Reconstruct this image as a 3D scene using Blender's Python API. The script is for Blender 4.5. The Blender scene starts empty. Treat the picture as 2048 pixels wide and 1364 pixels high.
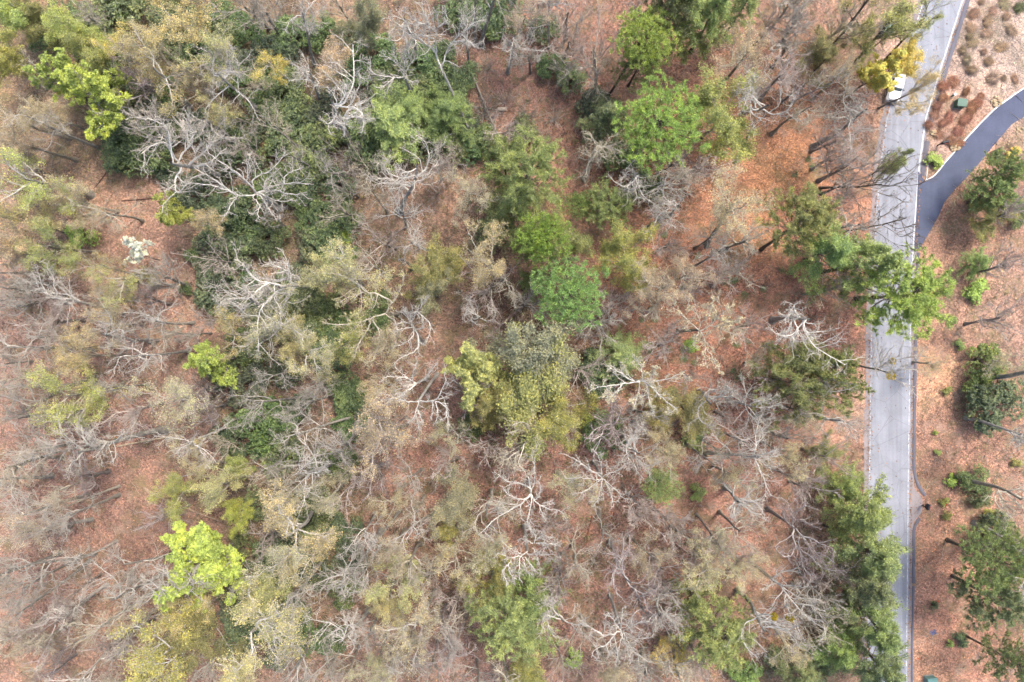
import bpy, bmesh, math, random
import numpy as np
from mathutils import Vector, Matrix, Quaternion

# ------------------------------------------------------------------ camera, sky, sun, exposure
CAMH = 105.0          # drone height in metres
PPM = 13.0            # photograph pixels per metre on the ground
scn = bpy.context.scene
COL = scn.collection
cam_d = bpy.data.cameras.new('camera')
cam_d.sensor_width = 36.0
cam_d.lens = 36.0 * CAMH / (2048.0 / PPM)
cam_d.clip_end = 3000.0
scn.cycles.use_adaptive_sampling = True
scn.cycles.adaptive_threshold = 0.06
scn.cycles.adaptive_min_samples = 16
scn.cycles.max_bounces = 4
scn.cycles.diffuse_bounces = 2
scn.cycles.glossy_bounces = 2
scn.cycles.transmission_bounces = 4
cam = bpy.data.objects.new('camera', cam_d)
cam.location = (0, 0, CAMH)
COL.objects.link(cam)
scn.camera = cam

SUN_EL, SUN_AZ = math.radians(58), math.radians(40)      # azimuth clockwise from +Y
world = bpy.data.worlds.new('World')
scn.world = world
world.use_nodes = True
wn = world.node_tree
bg = wn.nodes['Background']
sky = wn.nodes.new('ShaderNodeTexSky')
sky.sky_type = 'NISHITA'
sky.sun_disc = False
sky.sun_elevation = SUN_EL
sky.sun_rotation = SUN_AZ
sky.air_density = 1.0
sky.dust_density = 4.0
sky.ozone_density = 1.0
wn.links.new(sky.outputs[0], bg.inputs[0])
bg.inputs[1].default_value = 0.15

sun_d = bpy.data.lights.new('sun', 'SUN')
sun_d.energy = 1.5
sun_d.angle = math.radians(12)
sun_d.color = (1.0, 0.93, 0.84)
sun = bpy.data.objects.new('sun', sun_d)
sd = Vector((math.sin(SUN_AZ) * math.cos(SUN_EL), math.cos(SUN_AZ) * math.cos(SUN_EL), math.sin(SUN_EL)))
sun.rotation_euler = sd.to_track_quat('Z', 'Y').to_euler()
sun.location = sd * 200
COL.objects.link(sun)

vs = scn.view_settings
vs.view_transform = 'Standard'
vs.look = 'None'
vs.gamma = 1.0
vs.use_curve_mapping = False
vs.exposure = 1.42

# ------------------------------------------------------------------ helpers
rng = np.random.default_rng(11)
random.seed(11)

def lin(c):
    c = c / 255.0
    return c / 12.92 if c <= 0.04045 else ((c + 0.055) / 1.055) ** 2.4

def C(r, g, b, k=1.0):
    """photograph colour -> surface albedo"""
    return tuple(min(0.85, lin(v) / 1.9 * k) for v in (r, g, b))

def w(x, y, z=0.0):
    """photograph position of something at height z -> metres on the ground plan"""
    s = (CAMH - z) / CAMH / PPM
    return (x - 1024) * s, (682 - y) * s

def topx(X, Y, z=0.0):
    s = CAMH / (CAMH - z) * PPM
    return 1024 + X * s, 682 - Y * s

def unit(a):
    return a / np.maximum(np.linalg.norm(a, axis=-1, keepdims=True), 1e-9)

# road edge (right white line) as a function of the photograph's y
RY = np.array([-400, 0, 50, 137, 239, 342, 494, 655, 758, 966, 1137, 1291, 1800], float)
RX = np.array([2062, 1925, 1909, 1881, 1851, 1837, 1826, 1820.5, 1819, 1816, 1815, 1813, 1808], float)
def road_r(y): return np.interp(y, RY, RX)
ROADW = 80.0
DRV_TOP = [(1836, 342), (1850, 362), (1870, 350), (1889, 326), (1921, 290), (1948, 260), (1976, 231), (1993, 215), (2011, 202), (2047, 177), (2120, 135)]
DRV_BOT = [(2120, 200), (2047, 234), (2023, 249), (1999, 277), (1982, 297), (1962, 322), (1935, 353), (1911, 377), (1889, 404), (1877, 432), (1866, 452), (1840, 496), (1829, 500)]
DRV = np.array(DRV_TOP + DRV_BOT, float)

def inside(poly, x, y):
    x = np.asarray(x, float); y = np.asarray(y, float)
    r = np.zeros(x.shape, bool)
    j = len(poly) - 1
    for i in range(len(poly)):
        xi, yi = poly[i]; xj, yj = poly[j]
        c = ((yi > y) != (yj > y)) & (x < (xj - xi) * (y - yi) / (yj - yi + 1e-9) + xi)
        r ^= c
        j = i
    return r

def sm(t):
    t = np.clip(t, 0, 1); return t * t * (3 - 2 * t)

def gz(X, Y):
    """gentle terrain: flat by the road, rolling in the wood"""
    X = np.asarray(X, float); Y = np.asarray(Y, float)
    px = 1024 + X * PPM
    m = sm((1700 - px) / 160.0)
    n = 0.35 * np.sin(X * 0.11 + 1.3) * np.cos(Y * 0.13 + 0.4) + 0.22 * np.sin(X * 0.31 + Y * 0.23) + 0.12 * np.sin(X * 0.7 - Y * 0.55 + 2)
    fade = np.exp(-(np.maximum(np.abs(X) - 90, 0) + np.maximum(np.abs(Y) - 65, 0)) / 40)
    return n * m * fade

# ------------------------------------------------------------------ materials
def new_mat(name):
    m = bpy.data.materials.new(name); m.use_nodes = True
    nt = m.node_tree
    for n in list(nt.nodes): nt.nodes.remove(n)
    out = nt.nodes.new('ShaderNodeOutputMaterial')
    return m, nt, out

def nd(nt, t, **kw):
    n = nt.nodes.new(t)
    for k, v in kw.items():
        if k.startswith('i_'): n.inputs[k[2:].replace('_', ' ')].default_value = v
        else: setattr(n, k, v)
    return n

def mixc(nt, mode, fac, a, b):
    n = nt.nodes.new('ShaderNodeMix'); n.data_type = 'RGBA'; n.blend_type = mode
    for s, v in ((n.inputs[0], fac), (n.inputs[6], a), (n.inputs[7], b)):
        if isinstance(v, bpy.types.NodeSocket): nt.links.new(v, s)
        elif isinstance(v, (int, float)): s.default_value = v
        else: s.default_value = (*v, 1)
    return n.outputs[2]

def ramp(nt, fac, stops):
    n = nt.nodes.new('ShaderNodeValToRGB')
    el = n.color_ramp.elements
    while len(el) < len(stops): el.new(0.5)
    for e, (p, c) in zip(el, stops):
        e.position = p; e.color = (*c, 1) if len(c) == 3 else c
    nt.links.new(fac, n.inputs[0])
    return n.outputs[0]

def g3(v): return (v, v, v)

def leaf_mat(name, transl=0.35, lo=0.6, hi=1.45, rough=0.55, attr=None):
    """leaf colour comes from the object's own colour, each leaf a little different"""
    m, nt, out = new_mat(name)
    geo = nd(nt, 'ShaderNodeNewGeometry')
    if attr:
        base = nd(nt, 'ShaderNodeAttribute', attribute_name=attr).outputs['Color']
    else:
        base = nd(nt, 'ShaderNodeObjectInfo').outputs['Color']
    var = ramp(nt, geo.outputs['Random Per Island'], [(0, (lo * 0.95, lo, lo * 1.05)), (0.5, (1, 1, 1)), (1, (hi * 1.05, hi, hi * 0.8))])
    c = mixc(nt, 'MULTIPLY', 1.0, base, var)
    tc = nd(nt, 'ShaderNodeTexCoord')
    ns = nd(nt, 'ShaderNodeTexNoise', i_Scale=0.7, i_Detail=4.0)
    nt.links.new(tc.outputs['Object'], ns.inputs['Vector'])
    v2 = ramp(nt, ns.outputs[0], [(0.32, (0.66, 0.70, 0.74)), (0.5, (1, 1, 1)), (0.68, (1.3, 1.22, 1.0))])
    c = mixc(nt, 'MULTIPLY', 1.0, c, v2)
    p = nd(nt, 'ShaderNodeBsdfPrincipled', i_Roughness=rough)
    p.inputs['Specular IOR Level'].default_value = 0.3
    nt.links.new(c, p.inputs['Base Color'])
    tr = nd(nt, 'ShaderNodeBsdfTranslucent')
    nt.links.new(c, tr.inputs[0])
    mx = nd(nt, 'ShaderNodeMixShader'); mx.inputs[0].default_value = transl
    nt.links.new(p.outputs[0], mx.inputs[1]); nt.links.new(tr.outputs[0], mx.inputs[2])
    nt.links.new(mx.outputs[0], out.inputs[0])
    return m

def bark_mat(name, contrast=1.0, attr=None):
    m, nt, out = new_mat(name)
    base = nd(nt, 'ShaderNodeAttribute', attribute_name=attr).outputs['Color'] if attr else nd(nt, 'ShaderNodeObjectInfo').outputs['Color']
    tc = nd(nt, 'ShaderNodeTexCoord')
    n1 = nd(nt, 'ShaderNodeTexNoise', i_Scale=2.2, i_Detail=5.0, i_Roughness=0.65)
    nt.links.new(tc.outputs['Object'], n1.inputs['Vector'])
    a = 0.45 * contrast
    c = mixc(nt, 'MULTIPLY', 1.0, base, ramp(nt, n1.outputs[0], [(0.3, g3(1 - a)), (0.5, g3(1.0)), (0.72, (1 + a * .7, 1 + a * .72, 1 + a * .66))]))
    n2 = nd(nt, 'ShaderNodeTexNoise', i_Scale=0.8, i_Detail=3.0)
    nt.links.new(tc.outputs['Object'], n2.inputs['Vector'])
    c = mixc(nt, 'MIX', ramp(nt, n2.outputs[0], [(0.55, g3(0)), (0.7, g3(0.35 * contrast))]), c, C(178, 182, 150))
    p = nd(nt, 'ShaderNodeBsdfPrincipled', i_Roughness=0.9)
    p.inputs['Specular IOR Level'].default_value = 0.15
    nt.links.new(c, p.inputs['Base Color'])
    bp = nd(nt, 'ShaderNodeBump', i_Strength=0.5, i_Distance=0.05)
    n3 = nd(nt, 'ShaderNodeTexNoise', i_Scale=14.0, i_Detail=4.0)
    nt.links.new(tc.outputs['Object'], n3.inputs['Vector'])
    nt.links.new(n3.outputs[0], bp.inputs['Height']); nt.links.new(bp.outputs[0], p.inputs['Normal'])
    nt.links.new(p.outputs[0], out.inputs[0])
    return m

def plain(name, col, rough=0.6, metal=0.0, var=0.12, scale=6.0, spec=0.4):
    m, nt, out = new_mat(name)
    tc = nd(nt, 'ShaderNodeTexCoord')
    n = nd(nt, 'ShaderNodeTexNoise', i_Scale=scale, i_Detail=5.0)
    nt.links.new(tc.outputs['Object'], n.inputs['Vector'])
    c = mixc(nt, 'MULTIPLY', 1.0, col, ramp(nt, n.outputs[0], [(0.3, g3(1 - var)), (0.7, g3(1 + var))]))
    p = nd(nt, 'ShaderNodeBsdfPrincipled', i_Roughness=rough, i_Metallic=metal)
    p.inputs['Specular IOR Level'].default_value = spec
    nt.links.new(c, p.inputs['Base Color'])
    nt.links.new(p.outputs[0], out.inputs[0])
    return m

M = {}
M['leaf'] = leaf_mat('broad_leaf')
M['needle'] = leaf_mat('pine_needle', 0.30, 0.55, 1.5)
M['shrub'] = leaf_mat('evergreen_leaf', 0.3, 0.55, 1.6, 0.6)
M['litter'] = leaf_mat('fallen_leaf', 0.1, 0.45, 1.75, 0.8, 'Col')
M['brush'] = bark_mat('brush_twig', 0.7, 'Col')
M['green'] = leaf_mat('undergrowth_leaf', 0.3, 0.55, 1.5, 0.55, 'Col')
M['bark'] = bark_mat('bark')
M['twig'] = bark_mat('twig_bark', 0.5)
M['white'] = plain('white_paint', (0.75, 0.76, 0.76), 0.35, 0, 0.04)
M['glass'] = plain('dark_glass', (0.05, 0.09, 0.10), 0.08, 0, 0.1, spec=0.6)
M['tyre'] = plain('tyre_rubber', (0.02, 0.02, 0.022), 0.85)
M['chrome'] = plain('grey_metal', (0.45, 0.45, 0.46), 0.35, 0.8)
M['black'] = plain('black_plastic', (0.012, 0.013, 0.016), 0.5)
M['boxgreen'] = plain('green_cabinet_paint', C(72, 118, 98), 0.5, 0, 0.15)
M['teal'] = plain('teal_cabinet_paint', C(120, 165, 155), 0.5, 0, 0.15)
M['concrete'] = plain('concrete', C(190, 182, 172), 0.85, 0, 0.2)
M['kerbwhite'] = plain('pale_kerb', (0.62, 0.60, 0.57), 0.8, 0, 0.12)
M['stone'] = plain('tan_stone', C(215, 190, 150), 0.85, 0, 0.35, 2.0)
M['orange'] = plain('orange_plastic', C(235, 110, 50, 1.3), 0.5)
M['blue'] = plain('blue_grey_sheet', C(105, 110, 150), 0.6)
M['wood'] = plain('post_wood', C(120, 95, 75), 0.85)
M['red'] = plain('red_plastic', (0.45, 0.04, 0.03), 0.4)
M['lamp'] = plain('lamp_glass', (0.7, 0.7, 0.68), 0.15)
M['amber'] = plain('tail_lamp', (0.4, 0.02, 0.02), 0.2)
M['logcut'] = plain('cut_wood', C(225, 205, 175), 0.8, 0, 0.15)

def ground_mat():
    m, nt, out = new_mat('leaf_litter_ground')
    tc = nd(nt, 'ShaderNodeTexCoord')
    P = tc.outputs['Object']
    base = nd(nt, 'ShaderNodeAttribute', attribute_name='Col').outputs['Color']
    def noise(s, d=4.0, r=0.6):
        n = nd(nt, 'ShaderNodeTexNoise', i_Scale=s, i_Detail=d, i_Roughness=r)
        nt.links.new(P, n.inputs['Vector']); return n.outputs[0]
    c = mixc(nt, 'MULTIPLY', 1.0, base, ramp(nt, noise(0.16, 6, 0.65), [(0.32, (0.62, 0.64, 0.64)), (0.5, (1, 1, 1)), (0.68, (1.28, 1.24, 1.2))]))
    c = mixc(nt, 'MULTIPLY', 1.0, c, ramp(nt, noise(0.9, 5, 0.7), [(0.25, (0.6, 0.6, 0.62)), (0.5, (1, 1, 1)), (0.75, (1.35, 1.25, 1.15))]))
    for sc, lo, hi in ((3.6, 0.6, 1.45), (8.0, 0.5, 1.7)):
        v = nd(nt, 'ShaderNodeTexVoronoi', i_Scale=sc); v.inputs['Randomness'].default_value = 1
        nt.links.new(P, v.inputs['Vector'])
        sx = nd(nt, 'ShaderNodeSeparateColor'); nt.links.new(v.outputs['Color'], sx.inputs[0])
        c = mixc(nt, 'MULTIPLY', 0.75, c, ramp(nt, sx.outputs[0], [(0, g3(lo)), (0.5, g3(1)), (1, (hi, hi * 0.95, hi * 0.9))]))
    c = mixc(nt, 'MIX', ramp(nt, noise(0.25, 6, 0.7), [(0.5, g3(0)), (0.66, g3(0.62))]), c, C(146, 138, 100, 1.15))
    c = mixc(nt, 'MULTIPLY', 1.0, c, ramp(nt, noise(0.055, 6, 0.62), [(0.34, (0.66, 0.68, 0.70)), (0.5, (1, 1, 1)), (0.68, (1.14, 1.1, 1.06))]))
    c = mixc(nt, 'MIX', ramp(nt, noise(0.33, 5, 0.7), [(0.54, g3(0)), (0.7, g3(0.6))]), c, C(186, 164, 146, 1.15))
    c = mixc(nt, 'MIX', ramp(nt, noise(0.45, 6, 0.72), [(0.56, g3(0)), (0.7, g3(0.6))]), c, C(122, 98, 80, 1.1))
    c = mixc(nt, 'MIX', ramp(nt, noise(0.21, 6, 0.7), [(0.6, g3(0)), (0.7, g3(0.5))]), c, C(214, 186, 156, 1.15))
    p = nd(nt, 'ShaderNodeBsdfPrincipled', i_Roughness=0.95)
    p.inputs['Specular IOR Level'].default_value = 0.1
    nt.links.new(c, p.inputs['Base Color'])
    bp = nd(nt, 'ShaderNodeBump', i_Strength=0.9, i_Distance=0.15)
    nt.links.new(noise(3.5, 6, 0.75), bp.inputs['Height']); nt.links.new(bp.outputs[0], p.inputs['Normal'])
    nt.links.new(p.outputs[0], out.inputs[0])
    return m
M['ground'] = ground_mat()

def asphalt_mat(name, col, crack=0.5, stain=C(150, 135, 130), streak=0.3):
    m, nt, out = new_mat(name)
    tc = nd(nt, 'ShaderNodeTexCoord'); P = tc.outputs['Object']
    def noise(s, d=4.0, r=0.6):
        n = nd(nt, 'ShaderNodeTexNoise', i_Scale=s, i_Detail=d, i_Roughness=r)
        nt.links.new(P, n.inputs['Vector']); return n.outputs[0]
    c = mixc(nt, 'MULTIPLY', 1.0, col, ramp(nt, noise(0.35, 5), [(0.3, g3(0.86)), (0.7, g3(1.12))]))
    c = mixc(nt, 'MULTIPLY', 1.0, c, ramp(nt, noise(9.0, 3), [(0.3, g3(0.9)), (0.7, g3(1.1))]))
    mp = nd(nt, 'ShaderNodeMapping'); mp.inputs['Scale'].default_value = (1.3, 0.05, 1)
    nt.links.new(P, mp.inputs['Vector'])
    n = nd(nt, 'ShaderNodeTexNoise', i_Scale=1.0, i_Detail=3.0); nt.links.new(mp.outputs[0], n.inputs['Vector'])
    c = mixc(nt, 'MULTIPLY', streak, c, ramp(nt, n.outputs[0], [(0.35, g3(0.7)), (0.65, g3(1.15))]))
    c = mixc(nt, 'MIX', ramp(nt, noise(0.6, 6, 0.75), [(0.6, g3(0)), (0.8, g3(0.4))]), c, stain)
    v = nd(nt, 'ShaderNodeTexVoronoi', i_Scale=0.22, feature='DISTANCE_TO_EDGE')
    wp = mixc(nt, 'LINEAR_LIGHT', 0.12, P, nd(nt, 'ShaderNodeTexNoise', i_Scale=1.5, i_Detail=4.0).outputs['Color'])
    nt.links.new(wp, v.inputs['Vector'])
    c = mixc(nt, 'MULTIPLY', crack, c, ramp(nt, v.outputs['Distance'], [(0.0, g3(0.45)), (0.012, g3(1))]))
    p = nd(nt, 'ShaderNodeBsdfPrincipled', i_Roughness=0.85)
    p.inputs['Specular IOR Level'].default_value = 0.25
    nt.links.new(c, p.inputs['Base Color'])
    bp = nd(nt, 'ShaderNodeBump', i_Strength=0.3, i_Distance=0.02)
    nt.links.new(noise(25.0, 3), bp.inputs['Height']); nt.links.new(bp.outputs[0], p.inputs['Normal'])
    nt.links.new(p.outputs[0], out.inputs[0])
    return m
M['road'] = asphalt_mat('weathered_asphalt', C(178, 181, 190), 0.45, C(150, 140, 138), 0.5)
M['shoulder'] = asphalt_mat('shoulder_asphalt', C(178, 168, 168), 0.3, C(160, 120, 100))
M['drive'] = asphalt_mat('new_asphalt', C(104, 111, 134), 0.0, C(150, 142, 142), 0.15)
M['berm'] = asphalt_mat('berm_asphalt', C(128, 126, 136), 0.2, C(170, 150, 135))

def line_mat(lo=0.36, hi=0.5):
    m, nt, out = new_mat('worn_road_paint')
    tc = nd(nt, 'ShaderNodeTexCoord')
    n = nd(nt, 'ShaderNodeTexNoise', i_Scale=1.2, i_Detail=6.0, i_Roughness=0.75)
    nt.links.new(tc.outputs['Object'], n.inputs['Vector'])
    c = ramp(nt, n.outputs[0], [(lo, C(182, 184, 192)), (hi, (0.66, 0.66, 0.65))])
    p = nd(nt, 'ShaderNodeBsdfPrincipled', i_Roughness=0.7)
    nt.links.new(c, p.inputs['Base Color']); nt.links.new(p.outputs[0], out.inputs[0])
    return m
M['line'] = line_mat()
M['faded_line'] = line_mat(0.46, 0.66)

# ------------------------------------------------------------------ mesh building
def mk(name, V, F, mat, col=None, smooth=False):
    V = np.asarray(V, np.float32).reshape(-1, 3); F = np.asarray(F, np.int32)
    me = bpy.data.meshes.new(name)
    k = F.shape[1]
    me.vertices.add(len(V)); me.vertices.foreach_set('co', V.ravel())
    me.loops.add(F.size); me.loops.foreach_set('vertex_index', F.ravel())
    me.polygons.add(len(F))
    me.polygons.foreach_set('loop_start', np.arange(0, F.size, k, dtype=np.int32))
    if col is not None:
        a = me.color_attributes.new('Col', 'FLOAT_COLOR', 'POINT')
        cc = np.ones((len(V), 4), np.float32); cc[:, :3] = col
        a.data.foreach_set('color', cc.ravel())
    me.update(calc_edges=True)
    if smooth: me.polygons.foreach_set('use_smooth', np.ones(len(F), bool))
    me.materials.append(mat)
    return me

def ob(name, me, parent=None, color=None):
    o = bpy.data.objects.new(name, me); COL.objects.link(o)
    if parent is not None: o.parent = parent
    if color is not None: o.color = (*color, 1)
    return o

def structure(o): o['kind'] = 'structure'; return o

def tubes(P, R, k=3):
    """P (B,n,3), R (B,n) -> vertices, quads"""
    P = np.asarray(P, float); R = np.asarray(R, float)
    B, n, _ = P.shape
    T = np.gradient(P, axis=1) if n > 2 else np.repeat(P[:, 1:] - P[:, :1], 2, axis=1)
    T = unit(T)
    ref = np.where(np.abs(unit(P[:, -1] - P[:, 0])[:, 2:3]) > 0.8, np.array([[1., 0, 0]]), np.array([[0, 0, 1.]]))[:, None, :]
    U = unit(np.cross(T, np.broadcast_to(ref, T.shape))); W_ = np.cross(T, U)
    a = np.linspace(0, 2 * math.pi, k, endpoint=False)
    V = P[:, :, None] + R[:, :, None, None] * (U[:, :, None] * np.cos(a)[:, None] + W_[:, :, None] * np.sin(a)[:, None])
    b = (np.arange(B) * n * k)[:, None, None]; i = (np.arange(n - 1) * k)[None, :, None]; j = np.arange(k)[None, None, :]
    j2 = (j + 1) % k
    F = np.stack([b + i + j, b + i + j2, b + i + k + j2, b + i + k + j], -1).reshape(-1, 4)
    return V.reshape(-1, 3), F

def join(parts):
    Vs, Fs, o = [], [], 0
    for V, F in parts:
        Vs.append(V); Fs.append(F + o); o += len(V)
    return np.concatenate(Vs), np.concatenate(Fs)

def walk(p0, d0, L, n, wig, up, rg):
    """random-walk polylines: p0 (B,3), d0 (B,3), L (B,)"""
    B = len(p0); P = np.zeros((B, n, 3)); P[:, 0] = p0; d = d0.copy()
    step = (L / (n - 1))[:, None]
    for i in range(1, n):
        d = unit(d + rg.normal(0, wig, (B, 3)) + np.array([0, 0, up]))
        P[:, i] = P[:, i - 1] + d * step
    return P

def offshoots(P, R, c, t0, t1, ang, lenf, n, wig, up, rg, rf=0.65, rmin=0.012, endr=0.35, lift=0.15, absL=None):
    B, m, _ = P.shape
    t = (t0 + (t1 - t0) * (np.arange(c)[None] + rg.random((B, c))) / c)
    x = t * (m - 1); i = np.minimum(x.astype(int), m - 2); f = (x - i)[..., None]
    bi = np.arange(B)[:, None]
    p = P[bi, i] * (1 - f) + P[bi, i + 1] * f
    T = unit(P[bi, i + 1] - P[bi, i])
    r = R[bi, i] * (1 - f[..., 0]) + R[bi, i + 1] * f[..., 0]
    q = rg.normal(0, 1, (B, c, 3)); q = unit(q - (q * T).sum(-1, keepdims=True) * T)
    a = np.radians(rg.normal(ang, 12, (B, c)))[..., None]
    d = unit(np.cos(a) * T + np.sin(a) * q + np.array([0, 0, lift]))
    if absL is None:
        pl = np.linalg.norm(np.diff(P, axis=1), axis=2).sum(1)[:, None]
        L = pl * lenf * rg.uniform(0.55, 1.25, (B, c)) * (1.2 - 0.65 * t)
    else:
        L = absL * rg.uniform(0.6, 1.3, (B, c))
    PP = walk(p.reshape(-1, 3), d.reshape(-1, 3), L.ravel(), n, wig, up, rg)
    r0 = np.maximum(np.minimum(r * rf, r), rmin).ravel()
    RR = r0[:, None] * np.linspace(1, endr, n)[None]
    return PP, np.maximum(RR, rmin * 0.6)

def resample(pts, n):
    pts = np.asarray(pts, float)
    # smooth a little with Catmull-Rom
    if len(pts) > 2:
        e = np.vstack([2 * pts[0] - pts[1], pts, 2 * pts[-1] - pts[-2]]); out = []
        for i in range(1, len(e) - 2):
            for t in np.linspace(0, 1, 6, endpoint=False):
                a, b, c, d = e[i - 1], e[i], e[i + 1], e[i + 2]
                out.append(0.5 * (2 * b + (c - a) * t + (2 * a - 5 * b + 4 * c - d) * t * t + (3 * b - a - 3 * c + d) * t ** 3))
        out.append(e[-2]); pts = np.array(out)
    s = np.r_[0, np.cumsum(np.linalg.norm(np.diff(pts, axis=0), axis=1))]
    u = np.linspace(0, s[-1], n)
    return np.stack([np.interp(u, s, pts[:, k]) for k in range(pts.shape[1])], 1)

def leaves(p, size, rg, aspect=0.55, upb=0.8, axis=None, vary=0.4):
    """diamond leaves centred on p (N,3)"""
    N = len(p)
    nrm = unit(rg.normal(0, 1, (N, 3)) + np.array([0, 0, upb * 1.5]))
    a = rg.normal(0, 1, (N, 3)) if axis is None else axis + rg.normal(0, 0.35, (N, 3))
    u = unit(a - (a * nrm).sum(1, keepdims=True) * nrm); v = np.cross(nrm, u)
    s = size * rg.uniform(1 - vary, 1 + vary, (N, 1))
    u = u * s * 0.5; v = v * s * aspect * 0.5
    V = np.stack([p - u, p + v - u * 0.1, p + u, p - v - u * 0.1], 1).reshape(-1, 3)
    return V, np.arange(N * 4).reshape(N, 4)

def tufts(p, d, nb, length, width, rg, up=0.4, keep=0.6):
    N = len(p)
    dd = unit(rg.normal(0, 1, (N, nb, 3)) * 0.8 + d[:, None] * keep + np.array([0, 0, up]))
    sd_ = unit(np.cross(dd, rg.normal(0, 1, (N, nb, 3)))) * width * 0.5
    L = length * rg.uniform(0.7, 1.2, (N, nb, 1))
    pp = p[:, None]
    V = np.stack([pp - sd_, pp + sd_, pp + dd * L], 2).reshape(-1, 3)
    return V, np.arange(N * nb * 3).reshape(-1, 3)

# ------------------------------------------------------------------ tree models (each a list of parts that copies share)
class Model:
    """parts: (part name, mesh, colour slot)"""
    def __init__(s): s.parts = []; s.h = 1; s.R = 1; s.zc = 0.7
    def add(s, name, me, slot): s.parts.append((name, me, slot))

def measure(mod, pts, h):
    r = np.hypot(pts[:, 0], pts[:, 1])
    mod.R = float(np.percentile(r, 88)); mod.h = h
    mod.zc = float(np.median(pts[:, 2])) / h

def limb_parts(mod, trunkP, trunkR, LP, LR, rg, nsec=7, nter=4, ntw=4, lens=(0.5, 0.5, 0.55), wig=(0.22, 0.25, 0.22), ang=48, lift=0.12, twr=0.016, names=True, split=True):
    """side branches, twigs; returns twig points"""
    V, F = tubes(trunkP, trunkR, 7); mod.add('trunk', mk('trunk', V, F, M['bark'], smooth=True), 'trunk')
    SP, SR = offshoots(LP, LR, nsec, 0.15, 0.97, ang, lens[0], 7, wig[0], 0.04, rg, 0.62, 0.034, 0.5, lift)
    TP, TR = offshoots(SP, SR, nter, 0.2, 1.0, ang, lens[1], 5, wig[1], 0.05, rg, 0.6, twr, 0.5, lift)
    T2, R2 = offshoots(LP, LR, nsec, 0.3, 1.0, ang + 8, 0.16, 4, wig[1], 0.05, rg, 0.35, twr, 0.5, lift)
    WP, WR = offshoots(TP, TR, ntw, 0.2, 1.0, 38, lens[2], 2, wig[2], 0.06, rg, 0.75, twr, 0.6, lift)
    nl = len(LP)
    for i in range(nl):
        a = tubes(LP[i:i + 1], LR[i:i + 1], 6); b = tubes(SP[i * nsec:(i + 1) * nsec], SR[i * nsec:(i + 1) * nsec], 4)
        if split:
            mod.add('limb', mk('limb', *join([a, b]), M['bark'], smooth=True), 'bark')
    V, F = join([tubes(TP, TR, 3), tubes(T2, R2, 3), tubes(WP, WR, 3)])
    mod.add('twigs', mk('twigs', V, F, M['twig']), 'twig')
    return np.concatenate([WP[:, 1], WP.mean(1), TP[:, 2:].reshape(-1, 3)]), TP

def bare_model(seed, kind='oak', h=20.0, leafn=0, leafsize=0.16, rosette=0):
    rg = np.random.default_rng(seed); mod = Model()
    if kind == 'oak':
        tt = h * rg.uniform(0.68, 0.8); tr = 0.34
        tp = walk(np.zeros((1, 3)), np.array([[0, 0, 1.]]), np.array([tt]), 12, 0.05, 0.1, rg)
        nl = int(rg.integers(6, 9))
        R = h * 0.27
        LP, LR = offshoots(tp, np.linspace(tr, 0.15, 12)[None], nl, 0.52, 1.0, 62, 0, 13, 0.22, 0.05, rg, 0.58, 0.075, 0.26, 0.1, absL=R * 1.15)
        args = dict(nsec=8, nter=6, ntw=4, ang=50, twr=0.018)
    elif kind == 'vase':
        tt = h * 0.62; tr = 0.2
        tp = walk(np.zeros((1, 3)), np.array([[0, 0, 1.]]), np.array([tt]), 10, 0.04, 0.12, rg)
        nl = 9; R = h * 0.3
        LP, LR = offshoots(tp, np.linspace(tr, 0.1, 10)[None], nl, 0.35, 1.0, 40, 0, 10, 0.12, 0.05, rg, 0.6, 0.065, 0.34, 0.2, absL=R * 1.25)
        args = dict(nsec=7, nter=5, ntw=4, ang=32, lens=(0.45, 0.5, 0.6), wig=(0.15, 0.17, 0.17), lift=0.12, twr=0.016)
    elif kind == 'wisp':
        tt = h * 0.75; tr = 0.11
        tp = walk(np.zeros((1, 3)), np.array([[0, 0, 1.]]), np.array([tt]), 10, 0.04, 0.12, rg)
        nl = 8; R = h * 0.3
        LP, LR = offshoots(tp, np.linspace(tr, 0.05, 10)[None], nl, 0.4, 1.0, 45, 0, 10, 0.13, 0.03, rg, 0.5, 0.035, 0.34, 0.1, absL=R * 1.25)
        args = dict(nsec=5, nter=3, ntw=3, ang=36, lens=(0.45, 0.5, 0.6), wig=(0.15, 0.17, 0.17), lift=0.08, twr=0.013)
    elif kind == 'snag':
        tt = h * 0.85; tr = 0.26
        tp = walk(np.zeros((1, 3)), np.array([[0, 0, 1.]]), np.array([tt]), 10, 0.08, 0.08, rg)
        nl = 6; R = h * 0.3
        LP, LR = offshoots(tp, np.linspace(tr, 0.08, 10)[None], nl, 0.45, 1.0, 60, 0, 9, 0.25, 0.02, rg, 0.6, 0.05, 0.3, 0.1, absL=R)
        args = dict(nsec=3, nter=2, ntw=1, ang=55, lens=(0.4, 0.4, 0.4))
    tr_ = np.linspace(tr, 0.14 if kind != 'wisp' else 0.05, tp.shape[1])[None] * np.r_[1.75, 1.15, np.ones(tp.shape[1] - 2)][None]
    pts, TP = limb_parts(mod, tp, tr_, LP, LR, rg, **args)
    measure(mod, pts, h)
    if leafn:
        c = pts[rg.integers(0, len(pts), leafn)] + rg.normal(0, 0.24, (leafn, 3))
        if rosette:
            c = np.repeat(c, rosette, 0) + rg.normal(0, leafsize * 0.55, (leafn * rosette, 3))
        V, F = leaves(c, leafsize, rg, 0.6, 0.9)
        mod.add('crown', mk('crown', V, F, M['leaf']), 'leaf')
    return mod

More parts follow.
